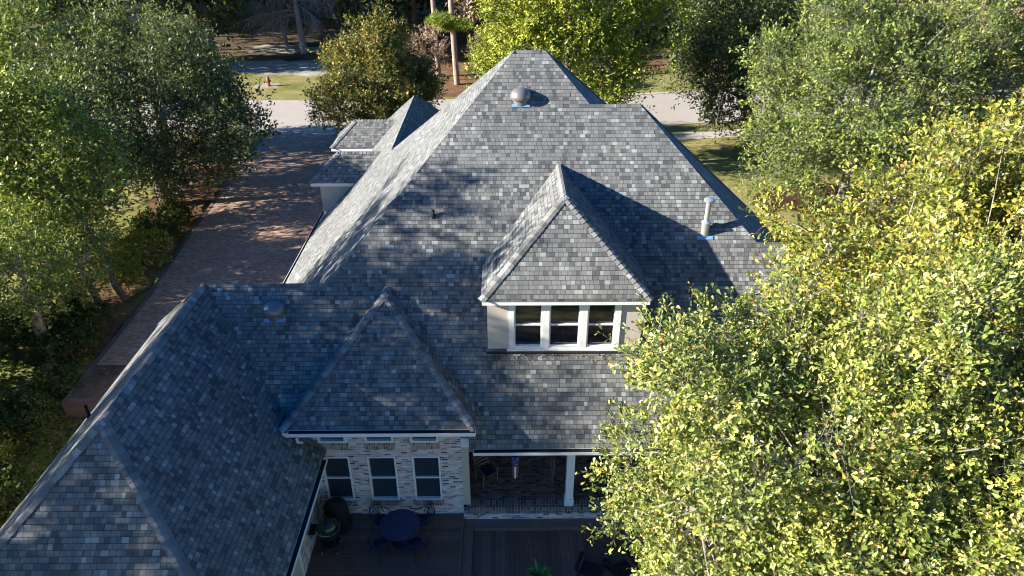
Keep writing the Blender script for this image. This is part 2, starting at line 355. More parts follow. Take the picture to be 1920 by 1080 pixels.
# driveway: brick pavers with a retaining edge where the land drops
dv = [(-17.25, 22.2), (-17.45, 30), (-18.1, 36.5), (-18.7, 46), (-19.2, 55.6), (-12.6, 55.6), (-12.4, 50), (-10.5, 45.5), (-8.6, 44.6), (-8.6, 22.2)]
b = MB(); b.add([(x, y, .035) for x, y in dv], [tuple(range(len(dv)))[::-1]]); b.f[0] = b.f[0][::-1]
tag(b.build('driveway', M['paver']), kind='structure')
M['old_slab'] = ground_mat('mossy_slab', [(.10, .072, .045), (.15, .11, .075), (.21, .16, .12)], .5, 3, .01, 25)
b = MB(); b.prism([(-17.22, 22.25, .05), (-8.6, 22.25, .05), (-8.6, 24.4, .05), (-17.3, 24.4, .05)], .03); tag(b.build('driveway_slab', M['old_slab'], uv=False), kind='structure')
root = thing('retaining_wall', 'low stained retaining wall holding up the end and left edge of the brick driveway', 'retaining wall')
b = MB(); b.box(-17.45, -8.6, 21.95, 22.2, -1.3, .06); b.build('wall', M['wall_conc'], root)
b = MB(); L = dv[:5]
for (x0, y0), (x1, y1) in zip(L[:-1], L[1:]): b.add([(x0 - .2, y0, .05), (x0, y0, .05), (x1, y1, .05), (x1 - .2, y1, .05), (x0 - .2, y0, -1), (x1 - .2, y1, -1)], [(0, 1, 2, 3), (0, 3, 5, 4)])
b.build('edging', M['wall_conc'], root)
blob('sand_patch', [(-30, 76.5), (-22, 75), (-13, 76.5), (-12, 81), (-20, 83), (-31, 81)], .006, M['sand'], .5)
blob('sand_strip', [(-31, 86.5), (-22, 86), (-19, 88.5), (-30, 91)], .018, M['sand'], .5)
blob('sand_hydrant_patch', [(-25, 70), (-22.3, 70), (-22.6, 71.6), (-24.6, 71.8)], .008, M['sand'], .2)
blob('forest_floor', [(-75, 84), (-14, 82), (10, 76), (60, 84), (85, 95), (85, 190), (-90, 190)], .012, M['floor'], .7)
blob('pine_straw_bed', [(-9.5, 66.8), (0, 66.5), (9, 69), (9.5, 77), (-4, 84), (-12, 80)], .022, M['straw'], .5)
blob('pine_straw_patch', [(14, 76), (26, 79), (28, 86), (12, 85)], .024, M['straw'], .5)
blob('mulch_bed', [(15.5, 41), (18, 39.6), (23, 39.5), (25, 43), (20, 45), (16.5, 43.5)], .012, M['mulch'], .3)
blob('garage_mulch_bed', [(-15.4, 8), (-12.9, 8), (-12.9, 21.9), (-15.6, 21.9)], -.78, M['mulch'], .15)
blob('side_road', [(-62, 100), (-48, 100), (-49, 112), (-64, 112)], .020, M['conc'], .2)
blob('driveway_bed', [(-21.2, 25), (-17.7, 25), (-18.5, 37), (-19.3, 50), (-23, 50)], -.005, M['straw'], .3)

# ------------------------------------------------------------------ house
house = thing('brick_house', 'large brick house with steep grey shingle roofs, dormers and a garage wing', 'house')
def roof(name, faces, parent, thick=.12, capw=.165, extra=(), caps=True, noskip=()):
    faces = [[Vector(p) for p in f] for f in faces]
    for f in faces:
        n = (f[1] - f[0]).cross(f[2] - f[0])
        if n.z < 0: f.reverse()
    b = MB()
    for f in faces: b.prism(f, thick)
    o = b.build(name, M['shingle'], parent)
    if caps:
        def nrm(f):
            n = Vector()
            for i in range(len(f)): n += f[i].cross(f[(i + 1) % len(f)])
            return n.normalized()
        key = lambda p: tuple(round(c, 2) for c in p)
        edges = {}
        for fi, f in enumerate(faces):
            for i in range(len(f)):
                a, c = f[i], f[(i + 1) % len(f)]
                edges.setdefault(frozenset((key(a), key(c))), []).append((fi, a, c))
        mb = MB(); r2 = random.Random(hash(name) % 1000 if False else len(name))
        for e in edges.values():
            if len(e) == 2:
                n1, n2 = nrm(faces[e[0][0]]), nrm(faces[e[1][0]])
                if (n1 - n2).length < .05: continue
                lo, hi = e[0][1], e[0][2]
                if lo.z > hi.z: lo, hi = hi, lo
                d = (hi - lo); Lg = d.length; d.normalize()
                c1 = sum((p for p in faces[e[0][0]]), Vector()) / len(faces[e[0][0]])
                w1 = d.cross(n1).normalized(); w2 = d.cross(n2).normalized()
                mid = (lo + hi) / 2
                if w1.z > 0: w1 = -w1
                if w2.z > 0: w2 = -w2
                if abs(w1.z) < .05 or abs(w2.z) < .05: continue
                nu = (n1 + n2).normalized(); k = 0; s_ = -.03
                while s_ < Lg - .06:
                    e2 = min(s_ + .24, Lg + .02); j = r2.uniform(-.008, .008)
                    p0 = lo + d * s_ + nu * .042; p1 = lo + d * e2 + nu * .014
                    cw = capw + j; vv = []
                    for p in (p0, p1):
                        for q in (w1 * cw + n1 * .0, w1 * cw * .35 + nu * .006, w2 * cw * .35 + nu * .006, w2 * cw):
                            vv.append(p + q)
                    vv += [p - nu * .022 for p in vv[:4]]
                    mb.add(vv, [(0, 1, 5, 4), (1, 2, 6, 5), (2, 3, 7, 6), (8, 9, 1, 0), (9, 10, 2, 1), (10, 11, 3, 2)])
                    s_ += .175
        mb.build('ridge_cap', M['cap'], o, uv=False)
    return o
ZE = 3.2
S_ = [(-9.45, 19.27, 6.87), (-5.56, 19.27, 6.87), (.27, 25.1, 12.7), (1.31, 25.1, 12.7), (2.77, 23.64, 11.24), (4.45, 23.64, 11.24), (7.91, 20.18, 7.78), (11, 20.18, 7.78), (15.48, 15.7, 3.3), (-1.15, 15.7, 3.3), (-1.15, 16.3, 3.9), (-9.45, 16.3, 3.9)]
W_ = [(.27, 25.1, 12.7), (-5.15, 30.52, 7.28), (-5.15, 39.8, 7.28), (-9.23, 43.88, 3.2), (-9.23, 19.27, 3.2), (-5.56, 19.27, 6.87)]
faces = [S_, W_,
    [(-5.15, 39.8, 7.28), (-9.23, 43.88, 3.2), (-1.07, 43.88, 3.2)],
    [(-5.15, 30.52, 7.28), (-5.15, 39.8, 7.28), (-1.07, 43.88, 3.2), (-1.07, 30.52, 3.2)],
    [(.27, 25.1, 12.7), (-5.15, 30.52, 7.28), (-5.15, 34.6, 3.2), (10.81, 34.6, 3.2), (1.31, 25.1, 12.7)],
    [(1.31, 25.1, 12.7), (10.81, 34.6, 3.2), (10.81, 23.64, 3.2), (2.77, 23.64, 11.24)],
    [(4.45, 23.64, 11.24), (7.91, 20.18, 7.78), (12.49, 20.18, 3.2), (12.49, 31.68, 3.2)],
    [(2.77, 23.64, 11.24), (4.45, 23.64, 11.24), (12.49, 31.68, 3.2), (2.77, 31.68, 3.2)],
    [(7.91, 20.18, 7.78), (11, 20.18, 7.78), (15.58, 24.76, 3.2), (7.91, 24.76, 3.2)],
    [(11, 20.18, 7.78), (15.48, 15.7, 3.3), (15.58, 24.76, 3.2)]]
main_roof = roof('roof', faces, house)
G0 = (-9.45, 12.84, 6.87); G1 = (-9.45, 19.27, 6.87)
groof = roof('garage_roof', [
    [G0, G1, (-5.49, 19.27, 2.91), (-5.49, 8.88, 2.91)],
    [G0, (-5.49, 8.88, 2.91), (-13.41, 8.88, 2.91)],
    [(-13.41, 8.88, 2.91), (-13.41, 23.23, 2.91), G1, G0],
    [G1, (-13.41, 23.23, 2.91), (-5.56, 23.23, 2.91), (-5.56, 19.27, 6.87)]], house)
# breakfast room roof
bz = 4.12; A = (-3.75, 18.75, 6.80); A2 = (-3.75, 20.2, 6.80)
roof('breakfast_roof', [[(-6.50, 15.62, bz), (-.95, 15.62, bz), A], [(-.95, 15.62, bz), (-.95, 20.2, bz), A2, A], [(-6.50, 15.62, bz), A, A2, (-6.50, 20.2, bz)]], house)
# walls
def wall_s(b, x0, x1, z0, z1, y, th, openings):
    xb = sorted({x0, x1, *[o[0] for o in openings], *[o[1] for o in openings]}); zb = sorted({z0, z1, *[o[2] for o in openings], *[o[3] for o in openings]})
    for i in range(len(xb) - 1):
        for j in range(len(zb) - 1):
            cx, cz = (xb[i] + xb[i + 1]) / 2, (zb[j] + zb[j + 1]) / 2
            if any(o[0] < cx < o[1] and o[2] < cz < o[3] for o in openings): continue
            b.box(xb[i], xb[i + 1], y, y + th, zb[j], zb[j + 1])
wins = [(-5.69, -4.84), (-4.30, -3.43), (-2.93, -2.08)]
ops = [(a, c, .72, 2.55) for a, c in wins] + [(a, c, 3.12, 3.62) for a, c in wins]
b = MB(); wall_s(b, -5.94, -1.42, -.9, 4.28, 16.2, .22, ops)
b.box(-5.94, -1.42, 17.4, 18.9, -.9, 4.6); b.box(-1.64, -1.42, 16.42, 17.4, -.9, 4.28)
b.box(-8.8, 11.95, 18.9, 34.1, -.9, 3.4); b.box(-12.95, -5.95, 9.35, 22.75, -1.2, 3.1)
b.box(-8.8, -1.5, 34.1, 43.4, -.9, 3.4); b.box(11.95, 15.1, 18.9, 24.3, -.9, 3.4)
b.box(6.4, 15.1, 16.2, 18.9, -.9, 3.5)
b.build('wall', M['brick'], house)
def window(name, parent, x0, x1, z0, z1, y, fw=.06, sash=True, blinds=False, proud=.02, mat='white'):
    """double-hung window facing the camera side, set into an opening; frame with its panes as sub-parts"""
    f = MB()
    f.box(x0 - .0, x0 + fw, y - proud, y + .10, z0, z1); f.box(x1 - fw, x1, y - proud, y + .10, z0, z1)
    f.box(x0 + fw, x1 - fw, y - proud, y + .10, z0, z0 + fw); f.box(x0 + fw, x1 - fw, y - proud, y + .10, z1 - fw, z1)
    if sash: zm = (z0 + z1) / 2; f.box(x0 + fw, x1 - fw, y + .02, y + .08, zm - .022, zm + .022)
    fo = f.build(name, M[mat], parent)
    p = MB(); p.box(x0 + fw, x1 - fw, y + .085, y + .090, z0 + fw, z1 - fw); p.build('pane', M['glass'] if blinds else M['screen'], fo)
    if blinds:
        k = MB(); z = z0 + fw + .02
        while z < z1 - fw:
            k.add([(x0 + fw, y + .12, z), (x1 - fw, y + .12, z), (x1 - fw, y + .145, z + .014), (x0 + fw, y + .145, z + .014)], [(0, 1, 2, 3)]); z += .045
        k.build('blinds', M['blind'], fo)
    return fo
for a, c in wins:
    window('window', house, a, c, .72, 2.55, 16.2, proud=.025, fw=.05); window('transom_window', house, a, c, 3.12, 3.62, 16.2, sash=False, fw=.07, proud=.03)
for a, c in wins:
    b = MB(); b.box(a - .05, c + .05, 16.165, 16.198, .50, .72); b.build('brick_sill', M['sill_brick'], house)
    b = MB(); b.box(a - .02, c + .02, 16.18, 16.198, 2.86, 3.12); b.build('brick_sill', M['sill_brick'], house)
# porch: floor, edge, posts, beam
b = MB(); b.box(-1.3, 6.4, 16.42, 18.9, .1, .45); b.build('porch_floor', M['porch_brick'], house)
b = MB(); b.box(-1.3, 6.4, 16.10, 16.42, .2, .452); b.build('porch_edge', M['edge_brick'], house)
b = MB(); b.box(-1.42, 6.4, 16.06, 16.40, -.6, .2); b.build('porch_base', M['brick'], house)
def post(x):
    b = MB(); b.box(x - .12, x + .12, 16.16, 16.40, .60, 2.95); b.box(x - .145, x + .145, 16.135, 16.425, .452, .72); b.box(x - .15, x + .15, 16.13, 16.43, 2.80, 2.95)
    b.box(x - .128, x + .128, 16.152, 16.408, 1.62, 1.64)
    b.build('porch_post', M['white'], house)
post(1.93); post(5.6)
b = MB(); b.box(-1.42, -1.20, 16.22, 16.40, .452, 2.95); b.build('porch_pilaster', M['cream'], house)
b = MB(); b.box(-1.42, 6.4, 16.14, 16.42, 2.95, 3.30); b.build('porch_beam', M['white'], house)
b = MB(); b.box(-1.1, -.75, 18.82, 18.9, .46, 2.6); b.build('porch_door_frame', M['cream'], house)
# gutters: white outside, dark inside
def gutter(name, a, c, out, parent, w=.17, h=.085, drop=.02, white_lip=True, lipw=.012):
    a = Vector(a) - Vector((0, 0, drop)); c = Vector(c) - Vector((0, 0, drop)); o = Vector(out).normalized(); z = Vector((0, 0, 1))
    b = MB()
    def quadbox(o0, o1, z0, z1):
        vs = []
        for p in (a, c):
            for q, r in ((o0, z0), (o1, z0), (o1, z1), (o0, z1)): vs.append(p + o * q + z * r)
        b.add(vs, [(0, 1, 2, 3), (7, 6, 5, 4), (0, 4, 5, 1), (1, 5, 6, 2), (2, 6, 7, 3), (3, 7, 4, 0)])
    quadbox(.005, w, -h - .012, -h); quadbox(w, w + .012, -h, 0); quadbox(w - .004, w + lipw, .0, .012); quadbox(-.012, .003, -.16, .012)
    d = (c - a).normalized()
    for p, s in ((a, -1), (c, 1)):
        q = [p + o * 0, p + o * w, p + o * w - z * h, p - z * h]; b.add(q + [r + d * s * .012 for r in q], [(0, 1, 2, 3), (7, 6, 5, 4), (0, 4, 5, 1), (2, 6, 7, 3), (1, 5, 6, 2), (0, 3, 7, 4)])
    g = b.build(name, M['white'], parent, uv=False)
    t = MB(); q = []
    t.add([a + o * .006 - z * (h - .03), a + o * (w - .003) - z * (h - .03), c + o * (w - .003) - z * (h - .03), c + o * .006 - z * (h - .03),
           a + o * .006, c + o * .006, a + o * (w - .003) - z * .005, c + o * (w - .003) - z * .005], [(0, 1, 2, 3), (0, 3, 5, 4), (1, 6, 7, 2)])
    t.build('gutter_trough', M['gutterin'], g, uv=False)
    return g
gutter('gutter', (-1.0, 15.7, 3.3), (15.45, 15.7, 3.3), (0, -1, 0), house)
gg = gutter('gutter', (-6.28, 15.62, bz), (-.93, 15.62, bz), (0, -1, 0), house, w=.16)
gutter('gutter', (-5.49, 15.75, 2.91), (-5.49, 8.88, 2.91), (1, 0, 0), house, w=.13)
gutter('gutter', (-9.23, 23.3, 3.2), (-9.23, 43.9, 3.2), (-1, 0, 0), house, w=.10)
b = MB(); b.tube([(-6.05, 15.53, 3.88), (-6.05, 15.56, 3.70), (-6.00, 15.75, 3.52)], .045, 4); b.build('downspout', M['white'], house, uv=False)
b = MB(); b.tube([(-13.38, 9.0, 2.8), (-12.99, 9.2, 2.6), (-12.99, 9.2, -.8)], .045, 4); b.build('downspout', M['white'], house, uv=False)
# fascia boards under the eaves
b = MB(); b.box(-6.50, -.95, 15.64, 15.66, bz - .30, bz - .13); b.box(-.98, -.96, 15.66, 16.3, bz - .30, bz - .13); b.build('fascia', M['white'], house)
b = MB(); b.box(-5.53, -5.51, 8.9, 15.8, 2.62, 2.78); b.box(-13.39, -13.37, 8.9, 23.2, 2.62, 2.78); b.box(-13.39, -5.53, 8.90, 8.92, 2.62, 2.78); b.build('fascia', M['white'], house)
for q in ((-9.21, -9.18, 23.2, 43.8), (12.44, 12.47, 24.7, 31.6), (-9.18, -1.1, 43.82, 43.85)): b = MB(); b.box(*q, 2.9, 3.07); b.build('fascia', M['white'], house)
# soffits
b = MB(); b.box(-6.4, -1.0, 15.67, 16.19, bz - .22, bz - .20); b.box(-5.94, -5.54, 9.0, 15.7, 2.66, 2.68); b.box(-1.0, 15.4, 15.74, 16.13, 3.06, 3.08); b.build('soffit', M['white'], house)
# garage side door and window on the deck side
def door_e(y0, y1, z0, z1, x=-5.95):
    b = MB(); fw = .09
    b.box(x, x + .05, y0, y0 + fw, z0, z1); b.box(x, x + .05, y1 - fw, y1, z0, z1); b.box(x, x + .05, y0 + fw, y1 - fw, z1 - fw, z1)
    f = b.build('door_frame', M['white'], house)
    b = MB(); b.box(x, x + .03, y0 + fw, y1 - fw, z0, z1 - fw); d = b.build('door', M['cream'], f)
    return f
door_e(12.7, 13.75, .1, 2.2)
# ---- the big rear dormer
dm = MB(); wall_s(dm, -.60, 4.0, 4.9, 7.18, 17.80, .15, [(.05, 3.36, 5.42, 7.02)])
dm.box(-.60, -.45, 17.95, 20.2, 5.0, 7.18); dm.box(3.85, 4.0, 17.95, 20.2, 5.0, 7.18)
dormer = dm.build('dormer', M['stucco'], house)
ez = 7.26; hw = 2.47; cx = 1.70
P = lambda x, y, z: (x, y, z)
roof('dormer_roof', [[P(cx - hw, 17.6, ez), P(cx + hw, 17.6, ez), P(cx, 19.42, 9.72)],
     [P(cx + hw, 17.6, ez), P(cx + hw, 22.4, ez), P(cx, 22.4, 9.72), P(cx, 19.42, 9.72)],
     [P(cx - hw, 17.6, ez), P(cx, 19.42, 9.72), P(cx, 22.4, 9.72), P(cx - hw, 22.4, ez)]], dormer, thick=.08)
b = MB(); b.box(cx - hw + .03, cx + hw - .03, 17.615, 17.64, ez - .215, ez - .082); b.box(cx - hw + .03, cx - hw + .055, 17.64, 19.9, ez - .215, ez - .082); b.box(cx + hw - .055, cx + hw - .03, 17.64, 19.9, ez - .215, ez - .082)
b.box(cx - hw + .06, cx + hw - .06, 17.64, 17.8, ez - .20, ez - .19)
b.build('fascia', M['white'], dormer)
b = MB()  # casing round the three windows, mullions and sill
b.box(.05, .19, 17.765, 17.90, 5.42, 7.02); b.box(3.22, 3.36, 17.765, 17.90, 5.42, 7.02)
b.box(1.04, 1.24, 17.765, 17.90, 5.42, 7.02); b.box(2.17, 2.37, 17.765, 17.90, 5.42, 7.02)
b.box(.19, 3.22, 17.768, 17.80, 5.40, 5.45); b.box(-.02, 3.43, 17.74, 17.80, 5.34, 5.40)
b.build('window_casing', M['white'], dormer)
for a, c in ((.19, 1.04), (1.24, 2.17), (2.37, 3.22)): window('window', dormer, a, c, 5.45, 7.02, 17.80, fw=.045, blinds=True, proud=.012)
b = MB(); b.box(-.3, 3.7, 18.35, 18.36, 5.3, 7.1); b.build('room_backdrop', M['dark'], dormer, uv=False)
b = MB(); b.box(-.64, 4.04, 17.66, 17.80, 5.30, 5.335, ); b.build('flashing', M['black'], dormer, uv=False)
# ---- the two wall dormers on the driveway side
def side_dormer(yc, zr, ze, hw2, xr, xe=-9.35):
    b = MB(); b.box(-8.95, -5.8, yc - hw2 + .25, yc + hw2 - .25, 3.0, ze - .05)
    d = b.build('dormer', M['stucco'], house)
    xi = xr + 2.6
    roof('dormer_roof', [[(xe, yc - hw2, ze), (xe, yc + hw2, ze), (xr, yc, zr)], [(xe, yc - hw2, ze), (xr, yc, zr), (xi + .6, yc, zr), (xi + .6, yc - hw2, ze)], [(xe, yc + hw2, ze), (xi + .6, yc + hw2, ze), (xi + .6, yc, zr), (xr, yc, zr)]], d, thick=.06)
    b = MB(); x1 = ze - 12.43 + .05
    b.box(xe + .02, x1, yc - hw2 + .015, yc - hw2 + .04, ze - .22, ze - .062); b.box(xe + .02, x1, yc + hw2 - .04, yc + hw2 - .015, ze - .22, ze - .062); b.box(xe + .02, xe + .045, yc - hw2 + .04, yc + hw2 - .04, ze - .22, ze - .062)
    b.box(xe + .05, -7.3, yc - hw2 + .05, yc + hw2 - .05, ze - .20, ze - .185)
    b.build('fascia', M['white'], d)
    f = MB(); f.box(-8.99, -8.95, yc - .5, yc - .42, 3.9, 4.95); f.box(-8.99, -8.95, yc + .42, yc + .5, 3.9, 4.95); f.box(-8.99, -8.95, yc - .42, yc + .42, 4.87, 4.95); f.box(-8.99, -8.95, yc - .42, yc + .42, 3.9, 3.98)
    f.build('window_frame', M['white'], d); f = MB(); f.box(-8.965, -8.952, yc - .42, yc + .42, 3.98, 4.87); f.build('window_pane', M['screen'], d)
side_dormer(32.85, 6.42, 5.30, 1.12, -8.05)
side_dormer(37.6, 6.55, 5.40, 1.15, -8.12)
# ---- roof vents and pipes
def on_s(x, y): return 3.2 + (y - 15.6)
MS = Matrix.Rotation(R(45), 4, 'X')
def mushroom(x, y, r):
    z = on_s(x, y); b = MB(); b.lathe([(r * .72, -.45), (r * .72, -.02), (r * .93, -.03), (r * 1.0, .01), (r * .98, .10), (r * .86, .22), (r * .6, .30), (r * .3, .34), (0, .35)], (x, y, z), 28)
    o = b.build('roof_vent', M['vent'], house, smooth=True, uv=False)
    f = MB(); Mx = Matrix.Translation((x, y - .02, z + .0)) @ MS; f.box(-r * .85, r * .85, -r * .9, -r * .6, .006, .016, Mx); f.build('flashing', M['blue'], o, uv=False)
mushroom(.47, 23.80, .36); mushroom(-7.16, 18.64, .37)
def pipe(x, y, z, h, r, mat, blue=False, tall=False, Mr=None):
    b = MB()
    if tall: b.lathe([(.13, -.15), (.12, .02), (.13, .33), (.155, .34), (.155, .38), (.085, .42), (.085, h - .10), (.16, h - .08), (.17, h - .06), (.17, h - .01), (.10, h + .03), (0, h + .04)], (x, y, z), 20)
    else: b.lathe([(r * 1.7, -.1), (r * 1.5, .06), (r, .09), (r, h), (r * .8, h), (r * .8, h - .05), (0, h - .05)], (x, y, z), 12)
    o = b.build('vent_pipe', M[mat], house, smooth=True, uv=False)
    if blue: f = MB(); f.box(-.25, .25, -.24, -.12, .008, .018, Matrix.Translation((x, y, z)) @ MS); f.build('flashing', M['blue'], o, uv=False)
pipe(6.28, 20.42, on_s(0, 20.42), 1.15, .09, 'galv', True, True)
pipe(-2.35, 20.83, on_s(0, 20.83), .21, .045, 'black')
pipe(-12.75, 16.9, 16.32 - 12.75, .42, .05, 'black')

# ------------------------------------------------------------------ deck
deck = thing('wooden_deck', 'dark brown two level board deck behind the house', 'deck')
b = MB(); y = 16.16
while y > 7.5: b.box(-5.94, -1.47, y - .135, y, .06, .10); y -= .142
b.build('upper_boards', M['deck'], deck, uv=False)
b = MB(); b.box(-1.465, -1.42, 7.5, 16.1, -.3, .105); b.build('step_riser', M['rail'], deck, uv=False)
b = MB(); b.box(-1.41, -1.12, 7.5, 15.72, -.06, -.02); b.box(-1.41, 7.1, 15.73, 16.05, -.06, -.02); b.box(6.8, 7.1, 7.5, 15.72, -.06, -.02); b.box(-1.12, -1.10, 7.5, 15.71, -.3, -.03); b.box(-1.1, 6.8, 15.70, 15.72, -.3, -.03)
b.build('frame_boards', M['rail'], deck, uv=False)
b = MB(); x = -1.09
while x < 6.75: b.box(x, x + .135, 7.5, 15.69, -.20, -.16); x += .142
b.build('lower_boards', M['deck'], deck, uv=False)
b = MB(); b.box(-5.94, 7.1, 7.52, 16.0, -.75, -.32); b.build('underdeck_block', M['dark'], deck, uv=False)  # one solid near-black block filling the space below the boards
DZ = .10
# ---- patio table and chairs
tb = thing('patio_table', 'round dark blue cast metal patio table with a pierced top', 'table', (-3.28, 15.1, DZ))
m_, t_ = newmat('pierced_table_top'); N = NT(t_); tc = N.n('TexCoord'); vo = N.n('TexVoronoi', Vector=tc.outputs['Object'], Scale=26.0)
c_ = N.ramp(vo.outputs[0], [(.25, (.008, .01, .02)), (.45, (.035, .05, .11))]); N.out(N.pbr(c_, .4, .1, bump=vo.outputs[0], bd=.004))
b = MB(); b.lathe([(.0, .70), (.60, .70), (.615, .71), (.615, .725), (.60, .73)], (0, 0, 0), 48); b.lathe([(.59, .7301), (.57, .726), (.10, .726), (.09, .732), (.04, .732), (.03, .72), (0, .72)], (0, 0, 0), 48)
b.build('table_top', m_, tb, uv=False)
b = MB(); b.lathe([(.30, 0), (.30, .02), (.12, .06), (.05, .12), (.04, .35), (.06, .5), (.05, .62), (.12, .70)], (0, 0, 0), 20); b.build('pedestal', M['navy'], tb, smooth=True, uv=False)
def patio_chair():
    t = thing('patio_chair', 'x', 'chair', group='metal patio chairs around the round table')
    b = MB(); b.lathe([(0, .42), (.23, .42), (.25, .43), (.25, .445), (.23, .45), (0, .45)], (0, 0, 0), 20, 1, .95); b.build('seat', M['navy'], t, uv=False)
    b = MB(); b.lathe([(0, .452), (.21, .452), (.225, .47), (.2, .49), (0, .495)], (0, 0, 0), 18, 1, .92); b.build('cushion', M['cushion'], t, smooth=True, uv=False)
    b = MB(); pts = []
    for i in range(15):
        a = math.pi * i / 14; pts.append((-.24 * math.cos(a), -.24 - .16 * math.sin(a) ** .7 * 1.0, .45 + .50 * math.sin(a) ** .75))
    b.tube(pts, .016, 6)
    for k in range(-3, 4):
        x = k * .06; hgt = .47 * math.sqrt(max(0, 1 - (x / .24) ** 2)); b.tube([(x * .5, -.24, .45), (x + .04, -.33, .45 + hgt * .55), (x, -.385, .45 + hgt * .96)], .009, 5); b.tube([(x * .5, -.24, .45), (x - .04, -.33, .45 + hgt * .55), (x, -.385, .45 + hgt * .96)], .009, 5)
    b.tube([(-.2, -.32, .62), (0, -.34, .72), (.2, -.32, .62)], .009, 5)
    b.build('backrest', M['navy'], t, uv=False)
    for s in (-1, 1):
        b = MB(); b.tube([(s * .235, -.28, .66), (s * .29, -.05, .67), (s * .28, .18, .66), (s * .25, .22, .58), (s * .22, .16, .44)], .014, 6); b.build('armrest', M['navy'], t, uv=False)
        for yy in (-.2, .2): b = MB(); b.tube([(s * .19, yy, .43), (s * .22, yy * 1.15, .2), (s * .26, yy * 1.35, 0)], [.016, .014, .012], 6); b.build('leg', M['navy'], t, uv=False)
    return t
pc = patio_chair()
cl = [('metal patio chair behind the round table on its left, back to the house wall', 140), ('metal patio chair behind the round table on its right, back to the house wall', 40), ('metal patio chair in front of the round table on its left', 228), ('metal patio chair in front of the round table on its right', 312)]
for i, (lb, a) in enumerate(cl):
    a = R(a); rr = .80; loc = (-3.28 + rr * math.cos(a), 15.1 + rr * .82 * math.sin(a), DZ); rz = a + math.pi / 2
    if i == 0: pc.location = loc; pc.rotation_euler = (0, 0, rz); pc['label'] = lb
    else: dup(pc, lb, loc, rz)
# ---- kamado grill and covered grill
k = thing('kamado_grill', 'dark green egg shaped ceramic grill on a wheeled stand by the brick wall', 'grill', (-5.38, 14.85, DZ))
b = MB(); b.lathe([(.0, .42), (.18, .44), (.28, .58), (.325, .78), (.33, .86), (.335, .865)], (0, 0, 0), 28); b.build('bowl', M['kamado'], k, smooth=True, uv=False)
b = MB(); b.lathe([(.335, .875), (.33, .90), (.31, 1.02), (.25, 1.14), (.15, 1.21), (.07, 1.23), (.065, 1.30), (.04, 1.31), (0, 1.31)], (0, 0, 0), 28); l = b.build('lid', M['kamado'], k, smooth=True, uv=False)
b = MB(); b.lathe([(.338, .862), (.345, .865), (.345, .880), (.338, .883)], (0, 0, 0), 28); b.tube([(-.12, -.33, 1.0), (-.12, -.42, 1.0), (.12, -.42, 1.0), (.12, -.33, 1.0)], .014, 6); b.build('band_and_handle', M['steel'], k, uv=False)
b = MB()
for a in range(4): t = R(45 + 90 * a); b.tube([(.30 * math.cos(t), .30 * math.sin(t), .66), (.27 * math.cos(t), .27 * math.sin(t), .35), (.33 * math.cos(t), .33 * math.sin(t), .07)], .016, 6)
b.lathe([(.27, .30), (.285, .30), (.285, .33), (.27, .33)], (0, 0, 0), 24); b.build('stand', M['black'], k, uv=False)
for a in range(4): t = R(45 + 90 * a); b = MB(); b.tube([(.33 * math.cos(t) - .02, .33 * math.sin(t), .04), (.33 * math.cos(t) + .02, .33 * math.sin(t), .04)], .04, 10); b.build('caster', M['steel'], k, uv=False)
for s in (-1, 1): b = MB(); b.box(s * .36 if s > 0 else -.56, .56 if s > 0 else -.36, -.2, .2, .80, .82); b.build('side_shelf', M['black'], k, uv=False)
cg = thing('covered_grill', 'round topped grill under a black vinyl cover in the corner behind the green grill', 'grill', (-5.30, 15.62, DZ))
b = MB(); b.lathe([(.40, .03), (.39, .4), (.37, .8), (.36, 1.0), (.30, 1.12), (.18, 1.2), (0, 1.22)], (0, 0, 0), 24, 1.0, .78)
r3 = random.Random(3); b.v = [(x * (1 + .05 * math.sin(5 * math.atan2(y, x) + z * 4)), y * (1 + .05 * math.sin(7 * math.atan2(y, x))), z) for x, y, z in b.v]
b.build('cover', M['black_vinyl'], cg, smooth=True, uv=False); b = MB(); b.tube([(.42, -.1, .75), (.42, .1, .75)], .012, 6); b.build('strap', M['steel'], cg, uv=False)
# ---- rocking chair
rk = thing('rocking_chair', 'wooden ladder back rocking chair with a dark blue cushion on the brick porch', 'rocking chair', (-.72, 17.25, .452), R(35))
b = MB()
for s in (-1, 1):
    pts = [(s * .27, -.50 + i * .1, .035 + .10 * ((i - 5) / 5) ** 2) for i in range(11)]; q = MB(); q.tube(pts, .020, 6); q.build('rocker', M['wood'], rk, uv=False)
    q = MB(); q.tube([(s * .27, -.24, .06), (s * .26, .0, .0)], .001, 3) if False else None
    q.tube([(s * .28, -.26, .045), (s * .275, -.24, .64)], .022, 8); q.build('front_leg', M['wood'], rk, uv=False)
    q = MB(); q.tube([(s * .27, .22, .05), (s * .26, .22, .45), (s * .25, .42, 1.15)], .021, 8); q.build('back_post', M['wood'], rk, uv=False)
    q = MB(); q.beam((s * .285, -.32, .655), (s * .27, .27, .64), .085, .022); q.build('armrest', M['wood'], rk, uv=False)
q = MB()
for i in range(8): q.beam((-.26, -.24 + i * .062, .425 - i * .006), (.26, -.24 + i * .062, .425 - i * .006), .05, .018)
for zz in (.15, .28): q.tube([(-.27, -.245, zz), (.27, -.245, zz)], .012, 6)
for s in (-1, 1): q.tube([(s * .27, -.25, .2), (s * .27, .22, .2)], .012, 6)
q.build('seat', M['wood'], rk, uv=False)
q = MB()
for i in range(6):
    f = i / 5; yy = .235 + .175 * f; zz = .55 + .58 * f
    pts = [(x, yy + .035 * (1 - (x / .25) ** 2), zz) for x in (-.25, -.12, 0, .12, .25)]
    for a, c in zip(pts[:-1], pts[1:]): q.beam(a, c, .014, .06)
q.build('back_slats', M['wood'], rk, uv=False)
q = MB(); q.box(-.23, .23, -.24, .2, .435, .485); q.build('cushion', M['cushion'], rk, uv=False)
